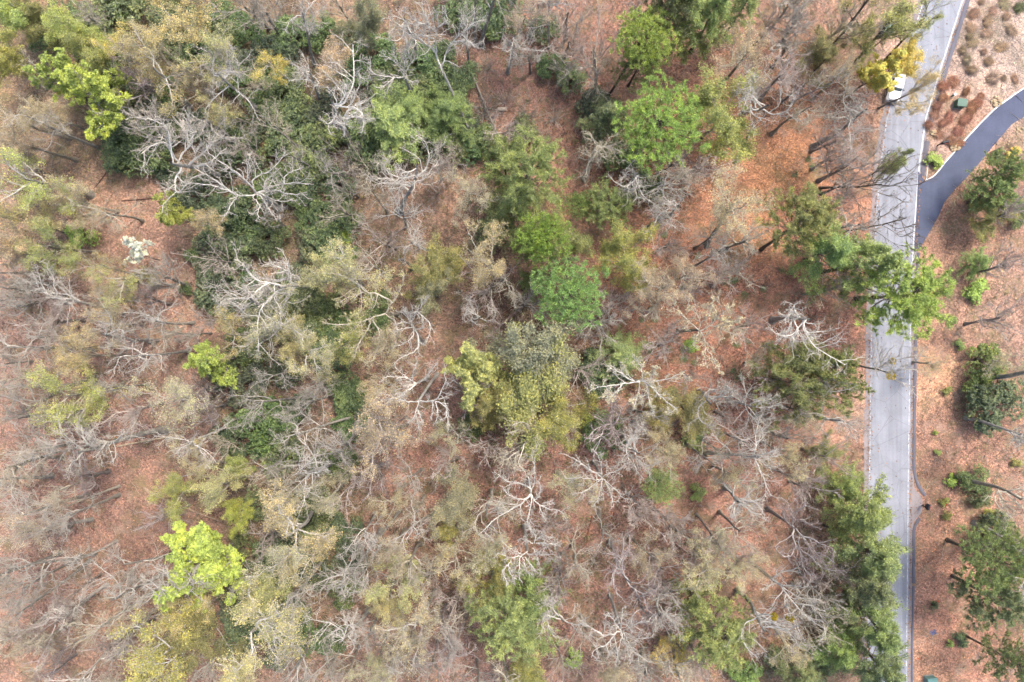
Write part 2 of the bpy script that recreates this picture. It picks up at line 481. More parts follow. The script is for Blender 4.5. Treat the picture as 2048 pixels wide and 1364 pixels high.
def lumpy(n, rg, lumps=14, low=-0.25):
    """points on a lumpy crown surface of radius about 1"""
    c = unit(rg.normal(0, 1, (lumps, 3))); c[:, 2] = np.abs(c[:, 2]) * 0.9 + low * rg.random(lumps)
    c = c * rg.uniform(0.5, 0.8, (lumps, 1)); s = rg.uniform(0.22, 0.42, lumps)
    k = rg.integers(0, lumps, n)
    d = unit(rg.normal(0, 1, (n, 3)) + np.array([0, 0, 0.35]))
    return c[k] + d * (s[k] * rg.uniform(0.65, 1.0, n) ** 0.5)[:, None]

def leafy_model(seed, style='haze', h=17.0, n=9000, size=0.17):
    """broad-leaved crown: an ascending skeleton whose twigs carry many small leaves"""
    rg = np.random.default_rng(seed); mod = Model()
    tt = h * 0.8; tr = 0.2
    tp = walk(np.zeros((1, 3)), np.array([[0, 0, 1.]]), np.array([tt]), 10, 0.05, 0.1, rg)
    trr = np.linspace(tr, 0.05, 10)[None]
    R = h * 0.3
    nl = 10
    LP, LR = offshoots(tp, trr, nl, 0.4, 1.0, 55, 0, 9, 0.14, 0.06, rg, 0.5, 0.04, 0.25, 0.2, absL=R)
    pts, TP = limb_parts(mod, tp, trr, LP, LR, rg, nsec=7, nter=4, ntw=3, ang=45, lens=(0.45, 0.5, 0.6), wig=(0.15, 0.2, 0.2), twr=0.014)
    measure(mod, pts, h)
    if style == 'haze':
        c = pts[rg.integers(0, len(pts), n)] + rg.normal(0, 0.24, (n, 3))
        V, F = leaves(c, size, rg, 0.6, 0.7)
    else:   # rosettes of bigger leaves at the shoot ends
        m = n // 6
        c = pts[rg.integers(0, len(pts), m)] + rg.normal(0, 0.12, (m, 3))
        a = unit(rg.normal(0, 1, (m * 6, 3)) * np.array([1, 1, 0.45]) + np.array([0, 0, 0.1]))
        c6 = np.repeat(c, 6, 0) + a * size * 0.55
        V, F = leaves(c6, size, rg, 0.55, 1.0, axis=a)
    mod.add('crown', mk('crown', V, F, M['leaf']), 'leaf')
    return mod

def dome_pine(seed, h=20.0):
    """old pine: bare trunk under a compact dome of needle clusters"""
    rg = np.random.default_rng(seed); mod = Model()
    tp = walk(np.zeros((1, 3)), np.array([[0, 0, 1.]]), np.array([h * 0.95]), 12, 0.02, 0.1, rg)
    tr = np.linspace(0.24, 0.06, 12)[None] * np.r_[1.5, 1.1, np.ones(10)]
    V, F = tubes(tp, tr, 8); mod.add('trunk', mk('trunk', V, F, M['bark'], smooth=True), 'trunk')
    R = h * 0.24; n = 165
    i = np.arange(n) + 0.5; ph = np.arccos(1 - 1.25 * i / n); th = i * 2.39996
    d = np.stack([np.cos(th) * np.sin(ph), np.sin(th) * np.sin(ph), np.cos(ph)], 1)
    lob = 1 + 0.2 * np.sin(d[:, 0] * 4 + seed) * np.cos(d[:, 1] * 5 + seed * 2) + 0.1 * np.sin(d[:, 0] * 9 - d[:, 1] * 8 + seed)
    rad = lob * rg.uniform(0.72, 1.08, n)
    c0 = np.array([tp[0, -3, 0], tp[0, -3, 1], h * 0.76])
    e = c0 + d * rad[:, None] * np.array([R, R, h * 0.21]) + rg.normal(0, 0.12, (n, 3))
    hub = np.stack([np.full(n, c0[0]), np.full(n, c0[1]), h * 0.62 + 0.25 * h * rg.random(n) * np.clip(d[:, 2] + 0.5, 0.1, 1)], 1)
    mid = (hub + e) * 0.5 + np.array([0, 0, -0.25])
    P = np.stack([hub, mid, e], 1)[::2]
    V, F = tubes(P, np.tile([0.06, 0.04, 0.02], (len(P), 1)), 4); mod.add('branches', mk('branches', V, F, M['bark']), 'twig')
    inner = c0 + (e - c0) * rg.uniform(0.55, 0.8, (n, 1))
    cl = np.concatenate([e, inner]); dr = np.concatenate([d, d])
    k = 5
    pts = np.repeat(cl, k, 0) + rg.normal(0, 0.19, (len(cl) * k, 3)) * np.array([1, 1, 0.7])
    V, F = tufts(pts, np.repeat(dr, k, 0), 18, 0.42, 0.075, rg, 0.75, 0.3)
    mod.add('crown', mk('crown', V, F, M['needle']), 'leaf')
    measure(mod, e, h); mod.R = R * 1.04
    return mod

def pine_model(seed, style='round', h=20.0):
    rg = np.random.default_rng(seed); mod = Model()
    tp = walk(np.zeros((1, 3)), np.array([[0, 0, 1.]]), np.array([h * 0.97]), 12, 0.02, 0.1, rg)
    tr = np.linspace(0.24, 0.05, 12)[None] * np.r_[1.3, 1.1, np.ones(10)]
    R = h * 0.25
    nb = 58 if style != 'feather' else 54
    lo = 0.64 if style == 'round' else (0.5 if style == 'open' else 0.3)
    t = lo + (0.99 - lo) * (np.arange(nb) + rg.random(nb)) / nb
    x = t * 11; i = np.minimum(x.astype(int), 10); f = (x - i)[:, None]
    p = tp[0, i] * (1 - f) + tp[0, i + 1] * f
    az = np.arange(nb) * 2.4 + rg.normal(0, 0.5, nb)
    u = (t - lo) / (1 - lo)
    if style == 'feather':
        L = R * (1.05 - 0.95 * u) * rg.uniform(0.7, 1.15, nb); el = np.radians(5 + 35 * u)
    else:
        L = R * np.sqrt(np.clip(1.0 - ((u - 0.3) / 0.74) ** 2, 0.05, 1)) * (rg.uniform(0.84, 1.08, nb) if style == 'round' else rg.uniform(0.68, 1.1, nb)); el = np.radians(10 + 55 * u)
    d = np.stack([np.cos(az) * np.cos(el), np.sin(az) * np.cos(el), np.sin(el)], 1)
    BP = walk(p, d, L, 8, 0.09, 0.03 if style != 'feather' else -0.01, rg)
    BR = np.linspace(0.055, 0.015, 8)[None] * (0.6 + 0.5 * L[:, None] / R)
    ns = 7 if style == 'round' else 6
    SP, SR = offshoots(BP, BR, ns, 0.35, 1.0, 45, 0.34, 4, 0.12, 0.08, rg, 0.5, 0.012, 0.6, 0.2)
    V, F = tubes(tp, tr, 8); mod.add('trunk', mk('trunk', V, F, M['bark'], smooth=True), 'trunk')
    V, F = join([tubes(BP, BR, 4), tubes(SP, SR, 3)]); mod.add('branches', mk('branches', V, F, M['bark']), 'twig')
    if style == 'feather':
        pts = SP[:, 1:].reshape(-1, 3); dr = unit(SP[:, 1:] - SP[:, :-1]).reshape(-1, 3)
        pts2 = BP[:, 3:].reshape(-1, 3); dr2 = unit(BP[:, 3:] - BP[:, 2:-1]).reshape(-1, 3)
        pts = np.concatenate([pts, pts2]); dr = np.concatenate([dr, dr2])
        c = np.repeat(pts, 15, 0) + rg.normal(0, 0.17, (len(pts) * 15, 3)); a = np.repeat(dr, 15, 0) + rg.normal(0, 0.45, (len(pts) * 15, 3))
        V, F = leaves(c + unit(a) * 0.12, 0.27, rg, 0.28, 0.9, axis=a)
        mod.add('crown', mk('crown', V, F, M['needle']), 'leaf')
    else:
        e = SP[:, -1]; de = unit(SP[:, -1] - SP[:, -2]); m2 = SP[:, 2]
        e2 = BP[:, -1]; de2 = unit(BP[:, -1] - BP[:, -2])
        pts = np.concatenate([e, m2, SP[:, 1], e2, BP[:, 5]]); dr = np.concatenate([de, de, de, de2, de2])
        k = 1
        pts = np.repeat(pts, k, 0) + rg.normal(0, 0.1, (len(pts) * k, 3)); dr = np.repeat(dr, k, 0)
        V, F = tufts(pts, dr, 24, 0.44, 0.07, rg, 0.6, 0.3)
        mod.add('crown', mk('crown', V, F, M['needle']), 'leaf')
    measure(mod, pts, h)
    return mod

def shrub_model(seed, style='laurel', n=760, R=2.6, h=3.4):
    rg = np.random.default_rng(seed); mod = Model()
    q = lumpy(n, rg); q = q * np.array([R, R, h * 0.62]) ; q[:, 2] = q[:, 2] + h * 0.38
    q[:, 2] = np.maximum(q[:, 2], 0.1)
    st = q[rg.integers(0, n, 26)]; b = np.zeros((26, 3)); b[:, :2] = rg.normal(0, 0.12, (26, 2))
    P = np.stack([b, b * 0.5 + st * 0.5 + rg.normal(0, 0.15, (26, 3)), st * 0.97], 1)
    P[:, 0, 2] = -0.1
    V, F = tubes(P, np.tile([0.05, 0.03, 0.012], (26, 1)), 4); mod.add('stems', mk('stems', V, F, M['twig']), 'twig')
    k = 7
    a = unit(rg.normal(0, 1, (n * k, 3)) * np.array([1, 1, 0.3]) + np.array([0, 0, -0.05]))
    sz = 0.24 if style == 'laurel' else 0.18
    c = np.repeat(q, k, 0) + a * sz * 0.5
    V, F = leaves(c, sz, rg, 0.42, 1.1, axis=a)
    mod.add('crown', mk('crown', V, F, M['shrub']), 'leaf')
    measure(mod, q, h); mod.zc = 0.5
    return mod

def twigbush_model(seed, R=2.2, h=4.0):
    rg = np.random.default_rng(seed); mod = Model()
    n = 26
    b = np.zeros((n, 3)); b[:, :2] = rg.normal(0, 0.15, (n, 2)); b[:, 2] = -0.05
    d = unit(rg.normal(0, 1, (n, 3)) * np.array([1, 1, 0.2]) + np.array([0, 0, 1.1]))
    LP = walk(b, d, rg.uniform(0.6, 1.1, n) * h, 7, 0.12, 0.02, rg); LR = np.tile(np.linspace(0.04, 0.014, 7), (n, 1))
    SP, SR = offshoots(LP, LR, 5, 0.25, 1, 32, 0.4, 4, 0.15, 0.04, rg, 0.7, 0.014, 0.6)
    TP, TR = offshoots(SP, SR, 4, 0.2, 1, 35, 0.5, 3, 0.15, 0.04, rg, 0.8, 0.011, 0.6)
    V, F = tubes(LP, LR, 4); mod.add('stems', mk('stems', V, F, M['bark']), 'bark')
    V, F = join([tubes(SP, SR, 3), tubes(TP, TR, 3)]); mod.add('twigs', mk('twigs', V, F, M['twig']), 'twig')
    measure(mod, SP[:, -1], h); mod.zc = 0.6
    return mod

def fern_model(seed, R=0.5):
    rg = np.random.default_rng(seed); mod = Model()
    n = 13; az = np.arange(n) * 2.4
    pts = []; ax = []
    for i in range(n):
        L = R * rg.uniform(0.7, 1.2)
        for s in np.linspace(0.2, 1, 7):
            pts.append((math.cos(az[i]) * L * s, math.sin(az[i]) * L * s, R * (0.9 * s - 0.75 * s * s) + 0.05)); ax.append((-math.sin(az[i]), math.cos(az[i]), 0))
    pts = np.array(pts); ax = np.array(ax)
    V, F = leaves(pts, 0.2, rg, 0.35, 1.5, axis=ax)
    mod.add('fronds', mk('fronds', V, F, M['shrub']), 'leaf')
    mod.R = R; mod.h = R; mod.zc = 0.4
    return mod

def grass_model(seed, R=0.7, h=0.8):
    rg = np.random.default_rng(seed); mod = Model()
    n = 300
    b = np.zeros((n, 3)); b[:, :2] = rg.normal(0, 0.3, (n, 2)) * R
    az = rg.uniform(0, 6.283, n); L = rg.uniform(0.7, 1.15, n)
    o = np.stack([np.cos(az), np.sin(az), np.zeros(n)], 1)
    P = np.stack([b, b + o * (R * 0.35 * L)[:, None] + np.array([0, 0, 1]) * (h * 0.8 * L)[:, None], b + o * (R * 0.75 * L)[:, None] + np.array([0, 0, 1]) * (h * 0.8 * L)[:, None], b + o * (R * 1.05 * L)[:, None] + np.array([0, 0, 1]) * (h * 0.4 * L)[:, None]], 1)
    V, F = tubes(P, np.tile([0.02, 0.018, 0.014, 0.006], (n, 1)), 3)
    mod.add('blades', mk('blades', V, F, M['leaf']), 'leaf')
    mod.R = R; mod.h = h; mod.zc = 0.5
    return mod

MODELS = {
    'oak': [bare_model(s, 'oak') for s in (101, 102, 103, 104, 105, 106, 107)],
    'vase': [bare_model(s, 'vase', 15) for s in (201, 202, 203, 204)],
    'wisp': [bare_model(s, 'wisp', 15) for s in (211, 212)],
    'snag': [bare_model(s, 'snag', 12) for s in (301, 302)],
    'bud': [bare_model(s, 'oak', 20, 9000, 0.135) for s in (401, 402, 403)] + [bare_model(s, 'vase', 17, 11000, 0.135) for s in (404, 405, 406)],
    'cream': [bare_model(s, 'oak', 18, 7000, 0.14) for s in (451, 452)],
    'haze': [leafy_model(s, 'haze', 15, 24000, 0.155) for s in (501, 502, 503, 504)],
    'rosette': [leafy_model(s, 'rosette', 16, 27000, 0.235) for s in (551, 552, 553)],
    'pine': [dome_pine(s) for s in (601, 602, 603)],
    'openpine': [pine_model(s, 'open') for s in (611, 612, 613)],
    'feather': [pine_model(s, 'feather', 18) for s in (651, 652, 653)],
    'shrub': [shrub_model(s) for s in (701, 702, 703, 704)],
    'smallshrub': [shrub_model(s, 'small', 330, 1.2, 1.5) for s in (751, 752)],
    'twigbush': [twigbush_model(s) for s in (801, 802, 803)],
    'fern': [fern_model(s) for s in (901, 902)],
    'grass': [grass_model(s) for s in (951, 952)],
}

# ------------------------------------------------------------------ registry of things and their labels
THINGS = []      # (root, look, x, y, own label, class key)
def register(root, name, look, cat, x, y, label=None, group=None, key=None):
    root['category'] = cat
    if group: root['group'] = group
    THINGS.append([root, look, x, y, label, key or look, 33])

def place(model, name, base, h, R, cols, yaw, top=None):
    root = bpy.data.objects.new(name, None); root.empty_display_size = 0.3; COL.objects.link(root)
    z = float(gz(base[0], base[1]))
    root.location = (base[0], base[1], z - 0.03)
    q = Quaternion((0, 0, 1), yaw)
    if top is not None:
        v = Vector((top[0] - base[0], top[1] - base[1], top[2] - z))
        q = Vector((0, 0, 1)).rotation_difference(v.normalized()) @ q
    root.rotation_mode = 'QUATERNION'; root.rotation_quaternion = q
    s = R / model.R
    root.scale = (s, s, h / model.h)
    if name == 'grass_clump':
        root.scale = (s * rng.uniform(0.75, 1.3), s * rng.uniform(0.75, 1.3), h / model.h * rng.uniform(0.5, 1.1))
    for pn, me, slot in model.parts:
        o = ob(pn, me, root, cols.get(slot, (0.3, 0.3, 0.3)))
        if pn == 'twigs': o['kind'] = 'stuff'
    return root

BARK = {
    'pale': (C(222, 217, 209, 1.2), C(208, 200, 190, 1.2), 'pale grey'),
    'white': (C(230, 226, 219, 1.2), C(210, 203, 195, 1.15), 'whitish'),
    'grey': (C(200, 195, 186, 1.15), C(194, 186, 176, 1.2), 'grey'),
    'pink': (C(204, 193, 185, 1.15), C(202, 186, 178, 1.2), 'pinkish'),
    'tan': (C(214, 206, 190, 1.15), C(208, 196, 172, 1.2), 'tan'),
    'dark': (C(124, 112, 102), C(140, 126, 116), 'dark brown'),
    'purple': (C(206, 198, 195, 1.1), C(180, 160, 156, 1.1), 'purplish grey'),
}
BARK = {k_: (tuple(np.array(a_) * (1.02, 1.0, 0.95)), tuple(np.array(b_) * (1.02, 1.0, 0.95)), n_) for k_, (a_, b_, n_) in BARK.items()}
LEAF = {
    'lime': (C(188, 208, 100, 1.4), 'bright lime green'),
    'lime2': (C(182, 198, 112, 1.45), 'soft lime green'),
    'yellow': (C(208, 202, 138, 1.5), 'pale yellow'),
    'ygreen': (C(186, 192, 112, 1.45), 'yellow green'),
    'gold': (C(232, 216, 112, 1.6), 'golden yellow'),
    'tan': (C(210, 200, 158, 1.4), 'tan'),
    'cream': (C(228, 220, 192, 1.3), 'cream'),
    'olive': (C(152, 154, 94, 1.6), 'olive'),
    'yolive': (C(166, 172, 92, 1.6), 'yellow olive'),
    'greyg': (C(156, 162, 122, 1.5), 'grey green'),
    'green': (C(130, 152, 84, 1.85), 'green'),
    'bright': (C(150, 180, 80, 2.1), 'bright green'),
    'bluegreen': (C(138, 166, 94, 2.05), 'cool green'),
    'mid': (C(122, 140, 92, 1.7), 'mid green'),
    'dark': (C(106, 122, 92, 1.75), 'dark green'),
    'deep': (C(110, 134, 86, 1.75), 'deep green'),
    'lightg': (C(152, 172, 100, 1.8), 'light green'),
    'white': (C(248, 246, 238, 1.75), 'white'),
}
KIND = {   # type -> (object name, category, noun, height from radius)
    'oak': ('bare_tree', 'tree', 'bare crooked tree', lambda r: 9 + 2.1 * r),
    'vase': ('bare_sapling', 'tree', 'bare fine-twigged tree', lambda r: 5 + 2.2 * r),
    'wisp': ('bare_sapling', 'tree', 'bare thin-branched tree', lambda r: 6 + 2.2 * r),
    'snag': ('dead_tree', 'dead tree', 'dead bare tree', lambda r: 6 + 2 * r),
    'bud': ('budding_tree', 'tree', 'budding tree', lambda r: 8 + 2.2 * r),
    'cream': ('budding_tree', 'tree', 'bare tree dotted with leaves', lambda r: 8 + 2.1 * r),
    'haze': ('leafing_tree', 'tree', 'soft-leaved tree', lambda r: 6 + 1.9 * r),
    'rosette': ('leafing_tree', 'tree', 'leafy tree', lambda r: 6 + 2.2 * r),
    'pine': ('pine_tree', 'pine', 'tufted pine', lambda r: 11 + 1.7 * r),
    'openpine': ('pine_tree', 'pine', 'open-crowned pine', lambda r: 9 + 1.8 * r),
    'feather': ('evergreen_tree', 'evergreen', 'feathery evergreen', lambda r: 6 + 2.2 * r),
    'shrub': ('evergreen_shrub', 'shrub', 'evergreen shrub', lambda r: 1.2 + 0.9 * r),
    'smallshrub': ('low_shrub', 'shrub', 'low evergreen bush', lambda r: 0.5 + 0.8 * r),
    'twigbush': ('twiggy_shrub', 'shrub', 'leafless twiggy shrub', lambda r: 1.8 + 1.0 * r),
    'fern': ('fern', 'fern', 'small fern', lambda r: 0.35),
    'grass': ('grass_clump', 'grass', 'dormant grass clump', lambda r: 0.75),
}
GROUPS = {'oak': 'bare trees in the wood', 'wisp': 'bare saplings by the road', 'vase': 'bare saplings in the wood', 'bud': 'budding trees in the wood', 'cream': 'budding trees in the wood',
          'haze': 'leafing trees', 'rosette': 'leafing trees', 'pine': 'pines', 'openpine': 'pines', 'feather': 'feathery evergreens',
          'shrub': 'evergreen shrubs of the understorey', 'smallshrub': 'low bushes', 'twigbush': 'twiggy shrubs', 'fern': 'ferns on the leaf litter', 'grass': 'grass clumps on the bank', 'snag': 'dead trees'}
count = {}

def plant(t, x, y, r, leaf=None, bark=None, base=None, h=None, label=None, model=None, yaw=None):
    """plant one thing whose crown shows at photograph (x,y) with radius r pixels"""
    name, cat, noun, hf = KIND[t]
    rm = r / PPM
    for _ in range(3):
        hh = h or hf(rm)
        mods = MODELS[t]
        k = count.get(t, 0) if model is None else model
        mod = mods[k % len(mods)]
        zc = hh * mod.zc
        rm = r / PPM * (CAMH - zc) / CAMH
    count[t] = count.get(t, 0) + 1
    X, Y = w(x, y, zc)
    top = None; b = (X, Y)
    if base is not None:
        b = w(base[0], base[1], 0.0)
        top = (X, Y, zc)
    elif t in ('oak', 'vase', 'wisp', 'bud', 'cream', 'pine', 'openpine', 'haze', 'rosette', 'feather', 'snag'):
        lx, ly = rng.normal(0, 0.035, 2) * zc
        b = (X - lx, Y - ly); top = (X, Y, zc)
    bk = bark or {'pine': 'dark', 'openpine': 'dark', 'feather': 'dark', 'shrub': 'dark', 'smallshrub': 'dark', 'haze': 'grey', 'rosette': 'grey', 'twigbush': 'pink'}.get(t, 'pale')
    jig = rng.uniform(0.88, 1.12)
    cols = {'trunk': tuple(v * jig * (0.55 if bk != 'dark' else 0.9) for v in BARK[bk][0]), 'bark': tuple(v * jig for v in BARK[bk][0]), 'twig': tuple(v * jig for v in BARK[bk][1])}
    if leaf:
        j3 = rng.uniform(0.92, 1.08, 3) * rng.uniform(0.92, 1.08)
        lc = np.array(LEAF[leaf][0]); lg = lc.mean()
        sat = 0.9 if leaf in ('lime', 'gold', 'lime2', 'ygreen') else 0.82
        cols['leaf'] = tuple(float(v) for v in np.minimum((lg + (lc - lg) * sat) * j3 * np.array([1.06, 1.0, 0.97]), 0.8))
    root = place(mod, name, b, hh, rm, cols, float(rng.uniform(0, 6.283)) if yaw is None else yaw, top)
    size = 'large ' if r >= 75 and t not in ('grass',) else ('small ' if r <= 38 and t not in ('fern', 'grass', 'smallshrub') else '')
    colour = LEAF[leaf][1] if leaf else BARK[bk][2]
    look = f'{size}{colour} {noun}'
    register(root, name, look, cat, x, y, label, GROUPS[t])
    if t in ('pine', 'openpine', 'feather', 'rosette', 'haze'): THINGS[-1][6] = max(36, r * 0.95)
    return root

# ------------------------------------------------------------------ the ground
GB = [  # patches of differently coloured ground: x, y, radius, colour
    (1500, 330, 190, (188, 128, 92)), (1600, 600, 200, (180, 122, 98)), (1420, 700, 160, (182, 122, 96)), (1480, 420, 120, (190, 132, 96)),
    (1300, 560, 110, (186, 122, 92)), (1560, 350, 60, (196, 146, 86)), (1500, 480, 50, (198, 140, 80)), (1250, 150, 150, (172, 118, 96)),
    (1050, 130, 120, (168, 118, 100)), (1150, 330, 120, (182, 126, 98)), (980, 380, 120, (172, 128, 104)), (900, 900, 190, (178, 124, 104)),
    (1100, 980, 170, (176, 118, 102)), (1250, 1050, 170, (170, 122, 98)), (1400, 1000, 180, (178, 122, 102)), (1500, 1180, 150, (170, 118, 92)),
    (1000, 1150, 150, (174, 122, 104)), (850, 1080, 120, (176, 128, 104)), (750, 1250, 150, (182, 136, 112)), (250, 1050, 230, (164, 118, 98)),
    (150, 900, 220, (170, 126, 108)), (250, 450, 200, (176, 130, 108)), (330, 600, 150, (180, 134, 112)), (150, 650, 200, (172, 132, 112)),
    (60, 150, 160, (158, 128, 92)), (100, 300, 150, (172, 142, 104)), (350, 1200, 180, (158, 114, 92)), (250, 1300, 150, (164, 122, 92)),
    (400, 900, 80, (172, 122, 102)), (620, 800, 60, (190, 142, 124)), (560, 350, 140, (146, 122, 96)), (420, 160, 200, (138, 120, 90)),
    (600, 250, 140, (136, 112, 88)), (520, 560, 120, (140, 120, 94)), (560, 900, 160, (146, 122, 96)), (590, 1130, 150, (140, 122, 86)),
    (800, 200, 130, (140, 118, 90)), (800, 560, 150, (156, 124, 100)), (960, 640, 70, (122, 92, 78)), (1100, 760, 120, (142, 118, 86)),
    (1190, 700, 60, (150, 104, 86)), (1700, 1050, 90, (112, 84, 66)), (1650, 1200, 110, (134, 100, 78)), (1580, 1320, 140, (138, 110, 82)),
    (1730, 300, 60, (186, 142, 116)), (1710, 800, 60, (186, 146, 122)), (1780, 1290, 60, (190, 150, 136)),
    (1960, 80, 150, (198, 168, 152)), (2040, 100, 80, (196, 172, 154)), (1890, 200, 60, (196, 150, 128)), (1885, 300, 50, (198, 162, 144)), (1870, 120, 40, (196, 168, 156)),
    (1930, 240, 50, (184, 128, 96)), (1960, 420, 80, (178, 126, 98)), (1900, 560, 90, (192, 142, 110)), (1870, 760, 60, (206, 152, 110)), (1870, 1150, 90, (198, 136, 100)),
    (1910, 900, 110, (186, 132, 104)), (1920, 1250, 120, (188, 124, 96)), (2010, 600, 110, (170, 130, 110)), (2020, 900, 90, (170, 124, 102)), (1850, 1320, 60, (202, 142, 92)), (2030, 1290, 60, (176, 130, 96)),
]
def ground_col(px, py):
    px = np.asarray(px, float); py = np.asarray(py, float)
    acc = np.zeros(px.shape + (3,)); wt = np.full(px.shape, 0.12)
    acc += np.array(C(168, 126, 106)) * 0.12
    for x, y, r, c in GB:
        g = np.exp(-((px - x) ** 2 + (py - y) ** 2) / (2 * (r * 0.62) ** 2))
        acc += g[..., None] * np.array(C(*c)); wt += g
    c = acc / wt[..., None]
    g = c.mean(-1, keepdims=True)
    rust = np.exp(-((px - 1520) ** 2 + (py - 420) ** 2) / (2 * 230.0 ** 2))
    sat = (0.66 + 0.12 * np.clip(rust, 0, 1))[..., None]
    return (g + (c - g) * sat) * np.array([1.44, 1.42, 1.36])

gx = np.r_[-1200, -500, -250, -150, np.linspace(-110, 110, 250), 150, 250, 500, 1200]
gy = np.r_[-1200, -500, -250, -130, np.linspace(-78, 78, 180), 130, 250, 500, 1200]
GX, GY = np.meshgrid(gx, gy)
GZ = gz(GX, GY)
PXg, PYg = 1024 + GX * PPM, 682 - GY * PPM
V = np.stack([GX, GY, GZ], -1).reshape(-1, 3)
ny, nx = GX.shape
idx = np.arange(ny * nx).reshape(ny, nx)
F = np.stack([idx[:-1, :-1], idx[:-1, 1:], idx[1:, 1:], idx[1:, :-1]], -1).reshape(-1, 4)
structure(ob('ground', mk('ground', V, F, M['ground'], ground_col(PXg, PYg).reshape(-1, 3), True)))

def strip(name, left, right, z, mat):
    """ribbon between two pixel polylines of equal length"""
    L = [(*w(*p), z) for p in left]; Rr = [(*w(*p), z) for p in right]
    n = len(L); V = np.array(L + Rr)
    F = np.array([(i, n + i, n + i + 1, i + 1) for i in range(n - 1)])
    return structure(ob(name, mk(name, V, F, mat)))

ys = np.r_[-400, -200, np.linspace(-60, 1430, 90), 1600, 1800]
rr = road_r(ys)
jit = lambda a, s: a + rng.normal(0, s, len(a))
strip('road_shoulder', list(zip(jit(rr - ROADW - 9, 1.2), ys)), list(zip(rr - ROADW + 1, ys)), 0.014, M['shoulder'])
strip('road', list(zip(rr - ROADW, ys)), list(zip(rr + 3.2, ys)), 0.022, M['road'])
for a_, b_, off_, hw_, mt_ in ((-400, 520, 0.0, 0.9, 'line'), (520, 1800, 0.0, 0.75, 'faded_line'), (-400, 128, 2.7 - ROADW, 0.7, 'line'), (128, 1800, 2.7 - ROADW, 0.6, 'faded_line')):
    ya = np.linspace(a_, b_, 60); ra = road_r(ya) + off_
    strip('road_edge_line', list(zip(ra - hw_, ya)), list(zip(ra + hw_, ya)), 0.027, M[mt_])
# lay-by by the lower mailbox
lay_y = np.linspace(925, 1066, 30)
bulge = 23 * np.exp(-((lay_y - 1010) / 26.0) ** 4) + 6 * np.exp(-((lay_y - 1000) / 55.0) ** 2)
strip('lay_by_pavement', list(zip(road_r(lay_y) + 2.5, lay_y)), list(zip(road_r(lay_y) + 9 + bulge * 0.7, lay_y)), 0.016, M['shoulder'])
# gutter beyond the line
gy1 = np.r_[-400, -200, np.linspace(-60, 352, 34)]
strip('gutter', list(zip(road_r(gy1) + 2.5, gy1)), list(zip(road_r(gy1) + 8, gy1)), 0.012, M['shoulder'])
gy2 = np.r_[np.linspace(500, 1430, 50), 1800]
strip('gutter', list(zip(road_r(gy2) + 2.5, gy2)), list(zip(road_r(gy2) + 9.5, gy2)), 0.012, M['shoulder'])

def berm(name, pts, width=0.75, hgt=0.11, mat='berm'):
    """raised asphalt kerb with rounded top along pixel polyline"""
    P = resample([w(*p) for p in pts], max(8, len(pts) * 4))
    T = unit(np.gradient(P, axis=0)); N = np.stack([-T[:, 1], T[:, 0]], 1)
    prof = [(-0.5, -0.02), (-0.38, 0.7), (-0.12, 1.0), (0.15, 1.0), (0.4, 0.65), (0.5, -0.02)]
    V = []
    for i in range(len(P)):
        ww = width * (1 + 0.12 * math.sin(i * 1.7) + rng.normal(0, 0.04))
        for a, b in prof: V.append((P[i, 0] + N[i, 0] * a * ww, P[i, 1] + N[i, 1] * a * ww, b * hgt))
    k = len(prof); F = [(i * k + j, i * k + j + 1, (i + 1) * k + j + 1, (i + 1) * k + j) for i in range(len(P) - 1) for j in range(k - 1)]
    return structure(ob(name, mk(name, V, np.array(F), M[mat], smooth=True)))
berm('road_kerb', [(road_r(y) + 11, y) for y in (-300, -100, 0, 60, 137, 200, 245)], 0.72)
berm('road_kerb', [(road_r(y) + 9, y) for y in (282, 300, 320, 340, 352)], 0.8)
berm('road_kerb', [(road_r(y) + 11, y) for y in (505, 600, 700, 800, 900, 935)] + [(1831, 955), (1837, 972), (1845, 984), (1850, 991)], 0.55)
berm('road_kerb', [(1839, 1036), (1832, 1048), (1828, 1062), (1827.5, 1090), (1827, 1130), (1827, 1166)], 0.55)
berm('road_kerb', [(1827, 1172), (1826, 1220), (1824, 1290), (1824, 1364), (1823, 1600)], 0.4)

# driveway
bm = bmesh.new()
vs_ = [bm.verts.new((*w(x, y), 0.034)) for x, y in DRV]
f = bm.faces.new(vs_); bmesh.ops.triangulate(bm, faces=[f])
bmesh.ops.recalc_face_normals(bm, faces=bm.faces)
me = bpy.data.meshes.new('driveway'); bm.to_mesh(me); bm.free(); me.materials.append(M['drive'])
structure(ob('driveway', me))
def edging(pts, wd, hgt):
    o = berm('driveway_edging', pts, wd, hgt, 'kerbwhite'); return o
edging(DRV_TOP[1:], 0.24, 0.09)
edging([(1852, 362), (1854, 345), (1856, 330)], 0.16, 0.08)

